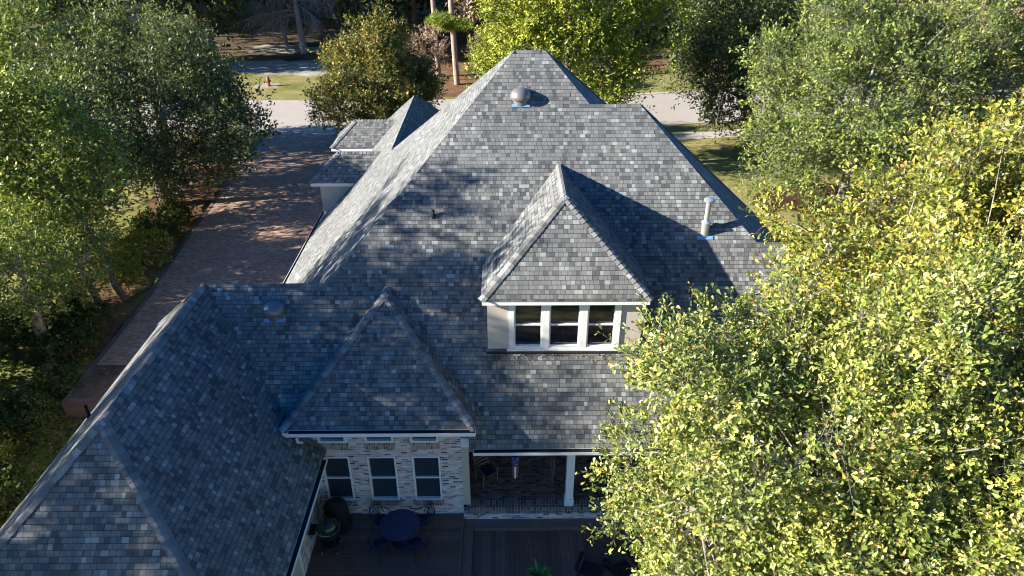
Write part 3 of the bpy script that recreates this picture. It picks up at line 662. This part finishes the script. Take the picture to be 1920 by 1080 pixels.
# ---- flag windsock and wind chime hanging from the porch beam
fl = thing('flag_windsock', 'red white and blue flag windsock hanging from the porch beam', 'windsock', (.22, 16.06, 2.95))
M['fred'] = simple('red_cloth', (.36, .07, .075), .85); M['fwhite'] = simple('white_cloth', (.72, .70, .70), .85); M['fblue'] = simple('blue_cloth', (.04, .06, .17), .85)
b = MB(); b.tube([(0, 0, .0), (0, 0, -.25)], .004, 4); b.build('cord', M['white'], fl, uv=False)
b = MB(); b.lathe([(.11, -.25), (.11, -.62)], (0, 0, 0), 16); hd = b.build('blue_field', M['fblue'], fl, uv=False)
for i in range(14):
    b = MB(); a = 2 * math.pi * i / 14; zz = -.32 - .10 * (i % 3); c_ = Vector((.113 * math.cos(a), .113 * math.sin(a), zz)); tx = Vector((-math.sin(a), math.cos(a), 0)); vv = []
    for j in range(10): r_ = .026 if j % 2 == 0 else .011; vv.append(c_ + tx * r_ * math.sin(j * math.pi / 5) + Vector((0, 0, r_ * math.cos(j * math.pi / 5))))
    b.add(vv, [tuple(range(10))]); b.build('star', M['fwhite'], hd, uv=False)
for i in range(8):
    a = 2 * math.pi * i / 8; b = MB(); pts = [(.11, -.62), (.10 + .01 * (i % 2), -.85), (.085, -1.1), (.09 - .01 * (i % 3), -1.12)]; vv = []
    for r_, zz in pts:
        for s in (-1, 1): t = a + s * .30 * (1 - .12 * abs(zz + .6)); vv.append((r_ * math.cos(t), r_ * math.sin(t), zz))
    b.add(vv, [(2 * j, 2 * j + 1, 2 * j + 3, 2 * j + 2) for j in range(3)]); b.build('streamer', M['fred' if i % 2 else 'fwhite'], fl, uv=False)
wc = thing('wind_chime', 'slim metal tube wind chime hanging left of the white porch post', 'wind chime', (1.36, 16.06, 2.95))
b = MB(); b.lathe([(0, -.40), (.07, -.40), (.07, -.42), (0, -.42)], (0, 0, 0), 12); b.tube([(0, 0, 0), (0, 0, -.4)], .004, 4); b.build('top_disc', M['wood'], wc, uv=False)
for i in range(5): a = 2 * math.pi * i / 5; b = MB(); b.tube([(.055 * math.cos(a), .055 * math.sin(a), -.48), (.055 * math.cos(a), .055 * math.sin(a), -1.0 - .09 * i)], .011, 8); b.build('tube', M['steel'], wc, uv=False)
# ---- adirondack chairs and potted plant
ad = thing('adirondack_chair', 'black fan back adirondack chair on the lower deck beside the potted plant', 'chair', (2.42, 14.0, -.16), R(160), group='black adirondack chairs on the lower deck')
for i in range(7):
    x = (i - 3) * .085; h = .98 - .09 * (abs(i - 3) / 3) ** 2 * 1.6; b = MB(); b.beam((x * .85, -.22, .30), (x * 1.15, -.22 - .32, h), .078, .018, (0, 1, 0)); b.build('back_slat', M['black'], ad, uv=False)
b = MB()
for i in range(6): b.beam((-.27, -.2 + i * .1, .30 + i * .016), (.27, -.2 + i * .1, .30 + i * .016), .088, .018)
b.build('seat', M['black'], ad, uv=False)
for s in (-1, 1):
    b = MB(); b.beam((s * .34, -.32, .55), (s * .36, .38, .56), .12, .02); b.build('armrest', M['black'], ad, uv=False)
    b = MB(); b.beam((s * .30, .34, 0), (s * .30, .34, .55), .03, .09, (0, 1, 0)); b.build('front_leg', M['black'], ad, uv=False)
    b = MB(); b.beam((s * .26, .34, .37), (s * .26, -.55, .03), .03, .11); b.build('rear_leg', M['black'], ad, uv=False)
dup(ad, 'black fan back adirondack chair on the lower deck half hidden by the oak leaves', (3.35, 14.0, -.16), R(205))
pl = thing('potted_plant', 'small green strappy plant in a dark pot on the lower deck', 'plant', (.86, 13.62, -.16), scale=1.25)
b = MB(); b.lathe([(0, 0), (.14, 0), (.19, .30), (.21, .31), (.20, .34), (.18, .33), (0, .30)], (0, 0, 0), 20); b.build('pot', M['black'], pl, smooth=True, uv=False)
b = MB(); r4 = random.Random(4)
for i in range(46):
    a = r4.uniform(0, 6.28); L_ = r4.uniform(.25, .42); rise = r4.uniform(.15, .5); d = Vector((math.cos(a), math.sin(a), 0)); sd = Vector((-d.y, d.x, 0)); vv = []
    for j in range(5):
        f = j / 4; p = d * L_ * f + Vector((0, 0, .3 + rise * math.sin(f * 2.1) * .7)); ww = .030 * math.sin(math.pi * (.15 + .85 * f)) + .002; vv += [p - sd * ww, p + sd * ww]
    b.add(vv, [(2 * j, 2 * j + 1, 2 * j + 3, 2 * j + 2) for j in range(4)])
b.build('leaves', leaf_mat('plant_leaves', [(0, (.03, .12, .03)), (1, (.10, .28, .08))]), pl, uv=False)
# ---- hydrant
hy = thing('fire_hydrant', 'faded red fire hydrant on the sunny grass across the street', 'fire hydrant', (-23.4, 70.8, .0))
b = MB(); b.lathe([(.22, 0), (.22, .06), (.15, .08), (.14, .62), (.19, .64), (.19, .68), (.17, .70), (.15, .80), (.08, .90), (.04, .92), (.04, .97), (0, .97)], (0, 0, 0), 16); b.build('barrel', M['red'], hy, smooth=True, uv=False)
for s in (-1, 1): b = MB(); b.tube([(s * .12, 0, .5), (s * .25, 0, .5)], .075, 10); b.build('side_outlet', M['red'], hy, uv=False)
b = MB(); b.tube([(0, -.12, .42), (0, -.27, .42)], .10, 12); b.build('front_outlet', M['red'], hy, uv=False)

# ------------------------------------------------------------------ trees
TPL = {'broad': (np.array([(0, 0, 0), (.45, -.15, .05), (.80, -.26, .07), (1, 0, -.03), (.80, .26, .07), (.45, .15, .05)], float), [(0, 1, 2, 3), (0, 3, 4, 5)]),
       'leaf': (np.array([(0, 0, 0), (.5, -.26, .06), (1, 0, -.05), (.5, .26, .06)], float), [(0, 1, 2, 3)]),
       'tuft': (np.array([(0, 0, 0), (.55, -.36, .10), (1, .05, -.08), (.5, .34, .04)], float), [(0, 1, 2, 3)]),
       'needle': (np.array([(0, 0, 0), (.5, -.035, .0), (1, 0, -.1), (.5, .035, .0)], float), [(0, 1, 2, 3)])}
def unit(a): return a / np.maximum(1e-9, np.linalg.norm(a, axis=1, keepdims=True))
def leaf_mesh(name, pos, d, nrm, size, kind):
    T, F = TPL[kind]; n = len(pos); k = len(T)
    d = unit(d); s = unit(np.cross(nrm, d)); u = np.cross(d, s)
    V = pos[:, None, :] + size[:, None, None] * (T[None, :, 0:1] * d[:, None, :] + T[None, :, 1:2] * s[:, None, :] + T[None, :, 2:3] * u[:, None, :])
    me = bpy.data.meshes.new(name); me.vertices.add(n * k); me.vertices.foreach_set('co', V.astype(np.float32).ravel())
    fl = np.array(F).ravel(); nf = len(F)
    me.loops.add(n * nf * 4); me.loops.foreach_set('vertex_index', (np.arange(n)[:, None] * k + fl[None, :]).astype(np.int32).ravel())
    me.polygons.add(n * nf); me.polygons.foreach_set('loop_start', (np.arange(n * nf) * 4).astype(np.int32))
    me.update(calc_edges=True); return me
def nzf(p, f, seed):
    q = p * f + seed
    return (np.sin(q[:, 0] * 1.7 + np.sin(q[:, 1] * 1.3)) + np.sin(q[:, 1] * 1.9 + np.sin(q[:, 2] * 1.1) * 1.3) + np.sin(q[:, 2] * 1.5 + np.sin(q[:, 0] * 1.6))) / 3
def crown(seed, c, rad, K, br, m, k, ls, kind, up=.35, shell=.55, low=-.75, cone=0, spike=0, twl=1.0, flat=.55, lump=.26):
    """boughs -> twigs -> leaves; returns leaf mesh arrays, bough centres, twig segments"""
    g = np.random.default_rng(seed); c = np.array(c, float); rad = np.array(rad, float)
    d = unit(g.normal(size=(K * 3, 3))); d = d[d[:, 2] > low][:K]; K = len(d)
    rr = shell + (1 - shell) * g.random(K) ** .7
    off = 1 + lump * nzf(d * 2.2, 1.4, seed) + lump * .6 * nzf(d * 5.5, 1.3, seed + 7) - lump * .35
    B = d * (rad - br * .6) * rr[:, None] * off[:, None]
    if cone: f = np.clip((B[:, 2] / rad[2] + 1) / 2, 0, 1); B[:, :2] *= (1 - cone * f ** 1.6)[:, None]
    B += c
    bs = br * g.uniform(.65, 1.3, K)
    bi = np.repeat(np.arange(K), m); T = len(bi)
    od = unit(B - (c - np.array([0, 0, rad[2] * .5])))
    td = unit(g.normal(size=(T, 3)) + od[bi] * .75 + np.array([0, 0, up]))
    st = B[bi] + g.normal(size=(T, 3)) * bs[bi][:, None] * .22
    tl = bs[bi] * g.uniform(.55, 1.15, T) * twl
    if spike:
        sp = g.random(T) < spike; td[sp] = unit(td[sp] * .35 + np.array([0, 0, 1.0])); tl[sp] *= 1.4
    en = st + td * tl[:, None]
    li = np.repeat(np.arange(T), k); L = len(li); s = (g.random(L) ** .6)
    s = .25 + .78 * s
    pos = st[li] + td[li] * (tl[li] * s)[:, None] + g.normal(size=(L, 3)) * ls * .35
    ld = unit(td[li] * .7 + g.normal(size=(L, 3)) * .62)
    ln = unit(np.array([0, 0, flat]) + unit(pos - B[bi[li]]) * .55 + od[bi[li]] * .3 + g.normal(size=(L, 3)) * .42)
    sz = ls * g.uniform(.55, 1.4, L)
    return pos, ld, ln, sz, kind, B, st, en
def fast_tubes(mb, A, Bp, r0, r1):
    """many thin three sided twigs at once"""
    for a, b_, ra, rb in zip(A, Bp, r0, r1):
        d = b_ - a; n = np.linalg.norm(d)
        if n < 1e-4: continue
        d = d / n; x = np.cross(d, (.3, .5, .8)); x /= np.linalg.norm(x); y = np.cross(d, x)
        i = len(mb.v)
        for p, r in ((a, ra), (b_, rb)):
            for q in (0, 2.094, 4.189): mb.v.append(tuple(p + (x * math.cos(q) + y * math.sin(q)) * r))
        for q in range(3): mb.f.append([i + q, i + (q + 1) % 3, i + 3 + (q + 1) % 3, i + 3 + q]); mb.mi.append(0)
def tree(name, label, base, c, rad, leafm, barkm, seed, K=120, br=1.3, m=14, k=7, ls=.2, kind='leaf', r=.25, limbs=7, group=None, cat='tree', twig=False, lean=(0, 0), trunks=None, **kw):
    """c is the crown centre relative to the base"""
    t = thing(name, label, cat, base, group=group)
    pos, ld, ln, sz, kd, B, st, en = crown(seed, c, rad, K, br, m, k, ls, kind, **kw)
    me = leaf_mesh(name + '_crown', pos, ld, ln, sz, kd); me.materials.append(M[leafm])
    o = bpy.data.objects.new('crown', me); COL.objects.link(o); o.parent = t
    g = np.random.default_rng(seed + 99); mb = MB(); c = np.array(c, float); rad = np.array(rad, float)
    fork = c[2] - rad[2] * .55; fork = max(fork, c[2] * .25)
    nodes = []
    for bx, by in (trunks or [(0, 0)]):
        f = Vector((c[0] * .5 + bx * .6 + lean[0], c[1] * .5 + by * .6 + lean[1], fork))
        top = Vector((c[0], c[1], c[2] + rad[2] * .45))
        P0 = Vector((bx, by, -.6)); pts = [P0, P0.lerp(f, .35) + Vector(g.normal(size=3)) * .07, P0.lerp(f, .7) + Vector(g.normal(size=3)) * .1, f, f.lerp(top, .5) + Vector(g.normal(size=3)) * .3, top]
        mb.tube(pts, [r * 1.25, r, r * .9, r * .8, r * .45, r * .12], 9)
        nodes += [(f.lerp(top, q), r * (.7 - .5 * q)) for q in (0, .2, .4, .6, .8)]
        d = unit(g.normal(size=(limbs, 3)) * np.array([1, 1, .35]) + np.array([0, 0, .25]))
        for q in d:
            a, ra = nodes[-5 + int(g.integers(0, 3))] if len(nodes) >= 5 else nodes[0]
            e = Vector(c + q * rad * .8); mid = a.lerp(e, .5) + Vector((0, 0, .12 * rad[2]))
            cur = [a, a.lerp(mid, .6) + Vector(g.normal(size=3)) * .15, mid, mid.lerp(e, .6) + Vector(g.normal(size=3)) * .15, e]; rs = [ra * .7, ra * .5, ra * .38, ra * .22, ra * .08]
            mb.tube(cur, rs, 6); nodes += list(zip(cur[1:], rs[1:]))
    NP = np.array([tuple(n[0]) for n in nodes]); A = []; E = []
    for q in B:
        j = np.argmin(np.linalg.norm(NP - q, axis=1)); A.append(NP[j]); E.append(q)
    A = np.array(A); E = np.array(E); mid = (A + E) / 2 + g.normal(size=A.shape) * .22
    w0 = np.full(len(A), max(.012, r * .065)); fast_tubes(mb, A, mid, w0, w0 * .7); fast_tubes(mb, mid, E, w0 * .7, w0 * .35)
    if twig: fast_tubes(mb, st, en, np.full(len(st), twig), np.full(len(st), twig * .35))
    mb.build('trunk', M[barkm], t, smooth=True, uv=False)
    return t

def at(x, y): return (x, y, gz(x, y))
# near, on the right
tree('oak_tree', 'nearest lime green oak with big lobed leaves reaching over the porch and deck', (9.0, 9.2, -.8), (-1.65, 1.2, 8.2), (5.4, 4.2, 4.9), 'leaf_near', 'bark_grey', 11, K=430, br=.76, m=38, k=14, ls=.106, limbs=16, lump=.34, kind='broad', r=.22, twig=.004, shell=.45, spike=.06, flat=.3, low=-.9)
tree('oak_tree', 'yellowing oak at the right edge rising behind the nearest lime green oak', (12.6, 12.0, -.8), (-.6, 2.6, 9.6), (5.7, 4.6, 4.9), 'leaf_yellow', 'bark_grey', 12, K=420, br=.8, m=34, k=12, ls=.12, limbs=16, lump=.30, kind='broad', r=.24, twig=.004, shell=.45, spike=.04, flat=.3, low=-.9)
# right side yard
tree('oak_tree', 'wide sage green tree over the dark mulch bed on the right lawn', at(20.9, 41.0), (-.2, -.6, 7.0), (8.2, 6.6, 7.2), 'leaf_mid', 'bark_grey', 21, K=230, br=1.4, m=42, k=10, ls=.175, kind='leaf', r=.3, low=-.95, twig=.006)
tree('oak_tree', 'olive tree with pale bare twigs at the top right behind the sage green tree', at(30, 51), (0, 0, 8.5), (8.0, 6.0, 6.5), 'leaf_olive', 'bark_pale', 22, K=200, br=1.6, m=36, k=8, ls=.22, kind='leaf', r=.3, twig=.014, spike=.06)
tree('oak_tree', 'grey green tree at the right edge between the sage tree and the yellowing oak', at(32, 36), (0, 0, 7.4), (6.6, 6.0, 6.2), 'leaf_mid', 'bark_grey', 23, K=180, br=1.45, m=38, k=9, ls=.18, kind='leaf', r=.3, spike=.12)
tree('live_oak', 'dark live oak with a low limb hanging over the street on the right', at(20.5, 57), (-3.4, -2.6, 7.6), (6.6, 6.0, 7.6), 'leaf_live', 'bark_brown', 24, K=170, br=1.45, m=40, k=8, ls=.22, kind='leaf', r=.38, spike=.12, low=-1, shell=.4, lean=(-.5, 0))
# beyond the roof
tree('maple_tree', 'bright yellow green tree directly behind the roof peak', at(4.0, 46.8), (.2, 0, 9.2), (7.4, 5.0, 6.9), 'leaf_lime', 'bark_brown', 25, K=190, br=1.4, m=42, k=9, ls=.20, kind='leaf', r=.32, low=-.95)
tree('holly_tree', 'rounded cone shaped tree with green and rust leaves beside the driveway mouth', at(-9.3, 51.3), (0, 0, 4.7), (5.8, 5.2, 5.2), 'leaf_round', 'bark_brown', 26, K=200, br=1.0, m=34, k=8, ls=.20, kind='leaf', r=.22, low=-.98, cone=.45, shell=.6, spike=.06)
# left side
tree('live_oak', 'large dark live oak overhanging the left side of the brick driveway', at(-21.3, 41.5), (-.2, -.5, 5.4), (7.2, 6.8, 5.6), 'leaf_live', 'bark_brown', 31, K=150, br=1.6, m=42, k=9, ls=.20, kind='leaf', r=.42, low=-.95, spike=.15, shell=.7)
tree('live_oak', 'grey green live oak behind the dark driveway oak, nearer the street', at(-25.5, 51.8), (0, 0, 5.3), (6.4, 4.6, 4.8), 'leaf_liveg', 'bark_brown', 32, K=130, br=1.4, m=34, k=8, ls=.20, kind='leaf', r=.4, spike=.2)
tree('maple_tree', 'tall fresh green tree at the upper left corner', at(-33, 47), (0, 0, 7.0), (8.4, 7.4, 6.4), 'leaf_left', 'bark_brown', 33, K=78, br=1.8, m=38, k=9, ls=.24, kind='leaf', r=.35)
tree('maple_tree', 'fresh green tree at the left edge in front of the upper left corner tree', at(-25.5, 33.5), (0, 0, 5.4), (6.2, 5.4, 5.0), 'leaf_left', 'bark_brown', 34, K=66, br=1.55, m=38, k=9, ls=.19, kind='leaf', r=.3, low=-.9)
tree('sweetgum_tree', 'twin trunked bright green tree at the bend of the driveway edge', at(-18.9, 29.0), (-2.0, 1.0, 7.2), (4.4, 3.4, 4.6), 'leaf_left', 'bark_brown', 35, K=84, br=1.25, m=34, k=8, ls=.18, kind='leaf', r=.16, trunks=[(0, -.6), (.5, .9)], limbs=4)
tree('crape_myrtle', 'small tree with glossy green leaves and a thick reddish trunk at the left edge', at(-19.3, 24.2), (-.2, 1.4, 4.2), (3.5, 3.2, 2.8), 'leaf_left', 'bark_pine', 36, K=110, br=.9, m=22, k=8, ls=.13, kind='broad', r=.27, limbs=5)
tree('birch_tree', 'pale peeling trunk tree at the left edge above the ivy', at(-20.6, 21.6), (-1.9, 1.2, 4.8), (3.2, 3.0, 3.0), 'leaf_left', 'bark_pale', 37, K=90, br=.9, m=18, k=7, ls=.15, kind='leaf', r=.15, limbs=4)
tree('sweetgum_tree', 'leafy green tree between the left edge and the twin trunked tree', at(-22.6, 31.5), (0, 0, 3.9), (3.6, 3.4, 3.4), 'leaf_lime', 'bark_brown', 38, K=70, br=1.2, m=28, k=8, ls=.17, kind='leaf', r=.15, limbs=4)
# tall trees just outside the left of the frame that shade the garage and deck
sh = tree('oak_tree', 'tall oak beside the garage wing shading its roof', (-22.8, 16.2, -.8), (0, 0, 13.2), (4.8, 5.0, 5.4), 'leaf_left', 'bark_brown', 41, K=92, br=1.15, m=20, k=8, ls=.26, kind='leaf', r=.3, group='tall trees west of the garage', shell=.45)
for x, y, s_, rz in ((-28.5, 11.0, .95, 2.2), (-24, 6.0, .85, 1.2), (-26, -3, .9, 3.6)):
    dup(sh, 'tall oak beside the garage wing shading its roof', (x, y, -.8), rz, s_)
us = tree('understory_tree', 'unseen low bushy tree in the shading thicket west of the garage', (-24.5, 8, -.8), (0, 0, 2.9), (2.6, 3.0, 2.9), 'leaf_shrub', 'bark_brown', 42, K=60, br=1.0, m=14, k=7, ls=.26, r=.12, group='thicket west of the garage', low=-.98)  # out of view, added to keep the ground beside the garage shaded
for i, (x, y) in enumerate(((-25, 12.5), (-24, 17), (-26, 20.5), (-25, 3), (-27, 25))): dup(us, 'unseen low bushy tree in the shading thicket west of the garage', (x, y, -.8), i * 1.1, 1.0 + .05 * i)
# across the street: pines, bare tree, woods
def pine(name, label, base, h, r, seed, tufts, lean=(0, 0)):
    t = thing(name, label, 'tree', base, group='pine trees across the street'); g = np.random.default_rng(seed); mb = MB()
    mb.tube([(0, 0, -.3), (lean[0] * .3, lean[1], h * .35), (lean[0] * .6, lean[1], h * .7), (lean[0], lean[1], h)], [r * 1.15, r, r * .85, r * .5], 9)
    P_, D_ = [], []
    for (tx, ty, tz, tr) in tufts:
        b0 = Vector((lean[0] * tz / h, lean[1], tz - .3)); e = Vector((tx, ty, tz)); mb.tube([b0, b0.lerp(e, .5) + Vector((0, 0, .15)), e], [.05, .035, .02], 5)
        for i in range(26):
            c0 = np.array(e) + g.normal(size=3) * np.array([tr, tr * .8, tr * .28]); q = unit(g.normal(size=(60, 3)) + np.array([0, 0, .4])); P_.append(np.repeat(c0[None], 60, 0)); D_.append(q)
    mb.build('trunk', M['bark_pine'], t, smooth=True, uv=False)
    P_ = np.concatenate(P_); D_ = np.concatenate(D_); nn = unit(g.normal(size=P_.shape))
    me = leaf_mesh('needles', P_, D_, nn, g.uniform(.35, .6, len(P_)), 'needle'); me.materials.append(M['needle']); o = bpy.data.objects.new('crown', me); COL.objects.link(o); o.parent = t
pine('pine_tree', 'right of two slim pines, with a bright needle tuft low on its trunk', (-4.9, 71.2, 0), 22, .26, 1, [(-1.5, -.3, 6.2, .6), (-.6, -.3, 6.0, .6), (.4, -.4, 5.9, .6), (.9, 0, 5.5, .4), (-.3, .2, 5.4, .5), (1, 0, 20, 1.6), (-1.2, 0, 21, 1.6)], (-1.0, 0))
pine('pine_tree', 'left of two slim pines, its bare trunk behind the rusty shrub', (-7.0, 74.5, 0), 23, .24, 2, [(1, 0, 20, 1.6), (-1.2, 0, 21, 1.6), (0, .5, 22, 1.5)], (-.7, 0))
bt = thing('bare_tree', 'leafless grey tree with drooping twigs across the street', 'tree', (-23.6, 86, 0)); mb = MB(); g_ = random.Random(8)
mb.tube([(0, 0, -.3), (-.15, 0, 3), (-.3, 0, 6.5), (-.3, 0, 11), (-.2, 0, 15)], [.42, .34, .26, .17, .06], 9)
def twigs(a, d, L_, r_, dep):
    pts = [a]; p = a.copy(); dd = d.copy(); n = 5
    for i in range(n): dd = (dd + Vector((g_.uniform(-.25, .25), g_.uniform(-.25, .25), g_.uniform(-.25, .12) - .05))).normalized(); p = p + dd * L_ / n; pts.append(p.copy())
    mb.tube(pts, [r_ * (1 - .75 * i / n) for i in range(n + 1)], 4)
    if dep > 0:
        for i in range(1, n + 1):
            for q in range(2 if dep > 1 else 2):
                twigs(pts[i], (dd + Vector((g_.uniform(-1, 1), g_.uniform(-1, 1), g_.uniform(-.8, .5)))).normalized(), L_ * .45, r_ * .45, dep - 1)
for i in range(30):
    z = 3.6 + i * .36; a = g_.uniform(0, 6.28); twigs(Vector((-.28, 0, z)), Vector((math.cos(a), math.sin(a) * .7, .15)).normalized(), 4.6 - .1 * i + g_.uniform(0, 1.2), .075, 2)
mb.build('trunk', M['bark_dead'], bt, uv=False)
b = MB(); b.tube([(-26.2, 88.2, -.3), (-26.4, 88.2, 3.5), (-26.3, 88.2, 9)], [.28, .22, .15], 8); tag(b.build('tree_trunk', M['bark_grey'], smooth=True, uv=False), 'pale forked trunk just left of the leafless grey tree', 'tree')
# rusty shrubs by the pines
s1 = tree('rusty_shrub', 'thin rust coloured sapling around the two slim pines', (-7.6, 72.6, 0), (0, 0, 3.2), (2.6, 1.8, 2.8), 'leaf_rust', 'bark_pale', 51, K=40, br=.8, m=9, k=5, ls=.22, kind='leaf', r=.08, twig=.03, cat='shrub')
dup(s1, 'low rusty sapling right beside the base of the right hand pine', (-2.2, 73.5, 0), 1.4, .9); dup(s1, 'rust tinged sapling peeking out above the bright yellow green tree', (-1.6, 82, 0), 2.6, 2.2)
tree('shrub_tree', 'low green understory tree left of the roof peak behind the pine straw', at(-.8, 62 + 6.0), (0, 0, 3.4), (2.9, 2.3, 3.0), 'leaf_lime', 'bark_brown', 52, K=60, br=.9, m=16, k=7, ls=.2, kind='leaf', r=.12, low=-.95)
# background woods: three built trees, copied
woods = []
for i, (lm, lb) in enumerate((('leaf_dark', 'dark woodland tree in the shade beyond the street'), ('leaf_live', 'grey green woodland tree in the shade beyond the street'), ('leaf_left', 'mid green woodland tree beyond the street'))):
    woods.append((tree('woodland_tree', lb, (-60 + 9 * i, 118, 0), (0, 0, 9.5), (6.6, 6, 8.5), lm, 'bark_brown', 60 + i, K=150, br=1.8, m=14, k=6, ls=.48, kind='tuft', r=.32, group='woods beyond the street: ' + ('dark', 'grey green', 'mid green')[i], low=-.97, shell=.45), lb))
gr = random.Random(77)
spots = []
for row, (y0, dx) in enumerate(((96, 9.5), (106, 8.5), (118, 8))):
    x = -78 + row * 3
    while x < 92: spots.append((x + gr.uniform(-2, 2), y0 + gr.uniform(-3, 3) + (6 if -34 < x < -16 and row == 0 else 0))); x += dx
spots += [(24, 80), (31, 74), (42, 78), (52, 72), (40, 66), (48, 60), (-44, 77), (-37, 87), (-32, 80.5), (-41, 95), (14.5, 88), (57, 56), (62, 48), (-17, 89), (-11, 90)]
for x, y in spots:
    if -62 < x < -50 and y < 125: continue
    if -60 < x < -27 and y < 100 and (x, y) not in ((-44, 77), (-37, 87), (-32, 80.5), (-41, 95)): continue
    i = gr.choice((0, 0, 0, 1, 1, 2)); dup(woods[i][0], woods[i][1], (x, y, 0), gr.uniform(0, 6.28), gr.uniform(.8, 1.15))
# ---- shrubs along the driveway
sb = tree('shrub', 'x', (0, 0, 0), (0, 0, .75), (1.0, 1.0, .8), 'leaf_shrub', 'bark_brown', 71, K=42, br=.38, m=14, k=7, ls=.10, kind='leaf', r=.05, limbs=3, cat='shrub', low=-.6)
sy = tree('shrub', 'x', (0, 0, 0), (0, 0, .85), (1.0, 1.0, .9), 'leaf_lime', 'bark_brown', 72, K=34, br=.36, m=12, k=7, ls=.10, kind='leaf', r=.05, limbs=3, cat='shrub', low=-.6)
first = {id(sb): True, id(sy): True}
def put(src, lb, x, y, s_, rz):
    loc = at(x, y)
    if first[id(src)]: first[id(src)] = False; src.location = loc; src.scale = (s_,) * 3; src.rotation_euler = (0, 0, rz); src['label'] = lb; src['group'] = 'shrubs along the driveway'
    else: dup(src, lb, loc, rz, s_)
for i, (src, lb, x, y, s_) in enumerate([
    (sy, 'yellowish shrub at the driveway edge right of the twin trunks', -19.1, 33.2, 1.5), (sy, 'yellowish shrub against the right twin trunk', -19.2, 31.2, 1.4), (sb, 'dark shrub at the driveway edge under the live oak', -19.5, 36.0, 1.6),
    (sb, 'dark shrub at the driveway edge deepest under the live oak', -19.6, 38.4, 1.2), (sy, 'light green shrub left of the left twin trunk', -20.9, 28.4, 1.6), (sb, 'dark shrub just below the twin trunks', -18.9, 26.8, 1.4),
    (sb, 'dark shrub between the reddish trunk and the driveway edge', -18.8, 25.2, 1.4), (sb, 'dark shrub at the corner of the driveway end wall', -18.2, 23.0, .9), (sb, 'dark shrub left of the reddish trunk', -21.2, 25.4, 1.6), (sy, 'light shrub on the grass behind the twin trunks', -21.4, 34.0, 1.3),
    (sb, 'low dark shrub at the foot of the driveway end wall', -18.2, 20.8, 1.3), (sb, 'dark shrub in the ivy left of the pale trunk', -21.5, 19.6, 1.7), (sy, 'yellow green shrub in the ivy halfway down the garage wing', -18.6, 18.3, 1.4), (sb, 'dark shrub in the ivy beside the garage mulch strip', -17.0, 16.4, 1.5), (sb, 'dark shrub nearest the bottom left corner', -16.8, 13.6, 1.6), (sb, 'dark shrub in the ivy at the left edge below the pale trunk', -19.4, 15.9, 1.8)]): put(src, lb, x, y, s_, i * 1.3)
# ---- ivy ground cover, fallen leaves
g_ = np.random.default_rng(9)
n = 26000; px = g_.uniform(-27, -15.6, n); py = g_.uniform(9, 25.5, n); keep = (px < -15.9 + .5 * np.sin(py * 1.7)) & ~((px > -17.6) & (py > 21.9)); px, py = px[keep], py[keep]; n = len(px)
pz = np.array([gz(a, c) for a, c in zip(px, py)]) + .05 + .55 * np.abs(nzf(np.stack([px, py, px * 0], 1), 1.3, 2)) * g_.random(n)
me = leaf_mesh('ivy', np.stack([px, py, pz], 1), unit(g_.normal(size=(n, 3)) * np.array([1, 1, .3])), unit(g_.normal(size=(n, 3)) * .45 + np.array([0, 0, 1])), g_.uniform(.08, .2, n), 'leaf'); me.materials.append(M['leaf_ivy'])
o = bpy.data.objects.new('ground_cover', me); COL.objects.link(o); tag(o, kind='stuff')
n = 2600; sel = g_.random(n); px = np.where(sel < .5, g_.uniform(-20, -16.8, n), g_.uniform(-16, -9.4, n)); py = np.where(sel < .5, g_.uniform(24, 52, n), g_.uniform(24, 54, n))
pz = np.array([max(gz(a, c), .04 if a > -18.6 else -9) for a, c in zip(px, py)]) + .02
me = leaf_mesh('fallen', np.stack([px, py, pz], 1), unit(g_.normal(size=(n, 3)) * np.array([1, 1, .1])), unit(g_.normal(size=(n, 3)) * .25 + np.array([0, 0, 1])), g_.uniform(.06, .12, n), 'leaf'); me.materials.append(M['leaf_rust'])
o = bpy.data.objects.new('fallen_leaves', me); COL.objects.link(o); tag(o, kind='stuff')
# leaf debris caught in the roof valleys and below the dormer
n = 420; u_ = g_.random(n); vx = np.where(np.arange(n) < 210, -9.45 + 3.0 * u_, g_.uniform(-.6, 4.0, n)); vy = np.where(np.arange(n) < 210, 19.27 - 3.0 * u_, 17.66 - np.abs(g_.normal(size=n)) * .10)
vx = vx + np.where(np.arange(n) < 210, g_.normal(size=n) * .06, 0); vz = np.maximum(vy - 12.4, np.where(vx < -5.5, -2.58 - vx, -9)) + .03
me = leaf_mesh('roof_debris', np.stack([vx, vy, vz], 1), unit(g_.normal(size=(n, 3)) * np.array([1, .6, .6])), unit(g_.normal(size=(n, 3)) * .2 + np.array([0, -.7, .7])), g_.uniform(.03, .07, n), 'leaf'); me.materials.append(M['leaf_rust'])
o = bpy.data.objects.new('roof_leaf_litter', me); COL.objects.link(o); tag(o, kind='stuff')
# a few leaves lying on the deck boards
n = 40; me = leaf_mesh('deck_leaf', np.stack([g_.uniform(-5.5, 4, n), g_.uniform(11.5, 15.6, n), np.full(n, .106)], 1), unit(g_.normal(size=(n, 3)) * np.array([1, 1, .05])), unit(g_.normal(size=(n, 3)) * .15 + np.array([0, 0, 1])), g_.uniform(.05, .09, n), 'leaf')
co = np.zeros(len(me.vertices) * 3, np.float32); me.vertices.foreach_get('co', co); co = co.reshape(-1, 3); co[co[:, 0] > -1.4, 2] -= .25; me.vertices.foreach_set('co', co.ravel()); me.materials.append(M['leaf_rust'])
o = bpy.data.objects.new('deck_leaf_litter', me); COL.objects.link(o); tag(o, kind='stuff')
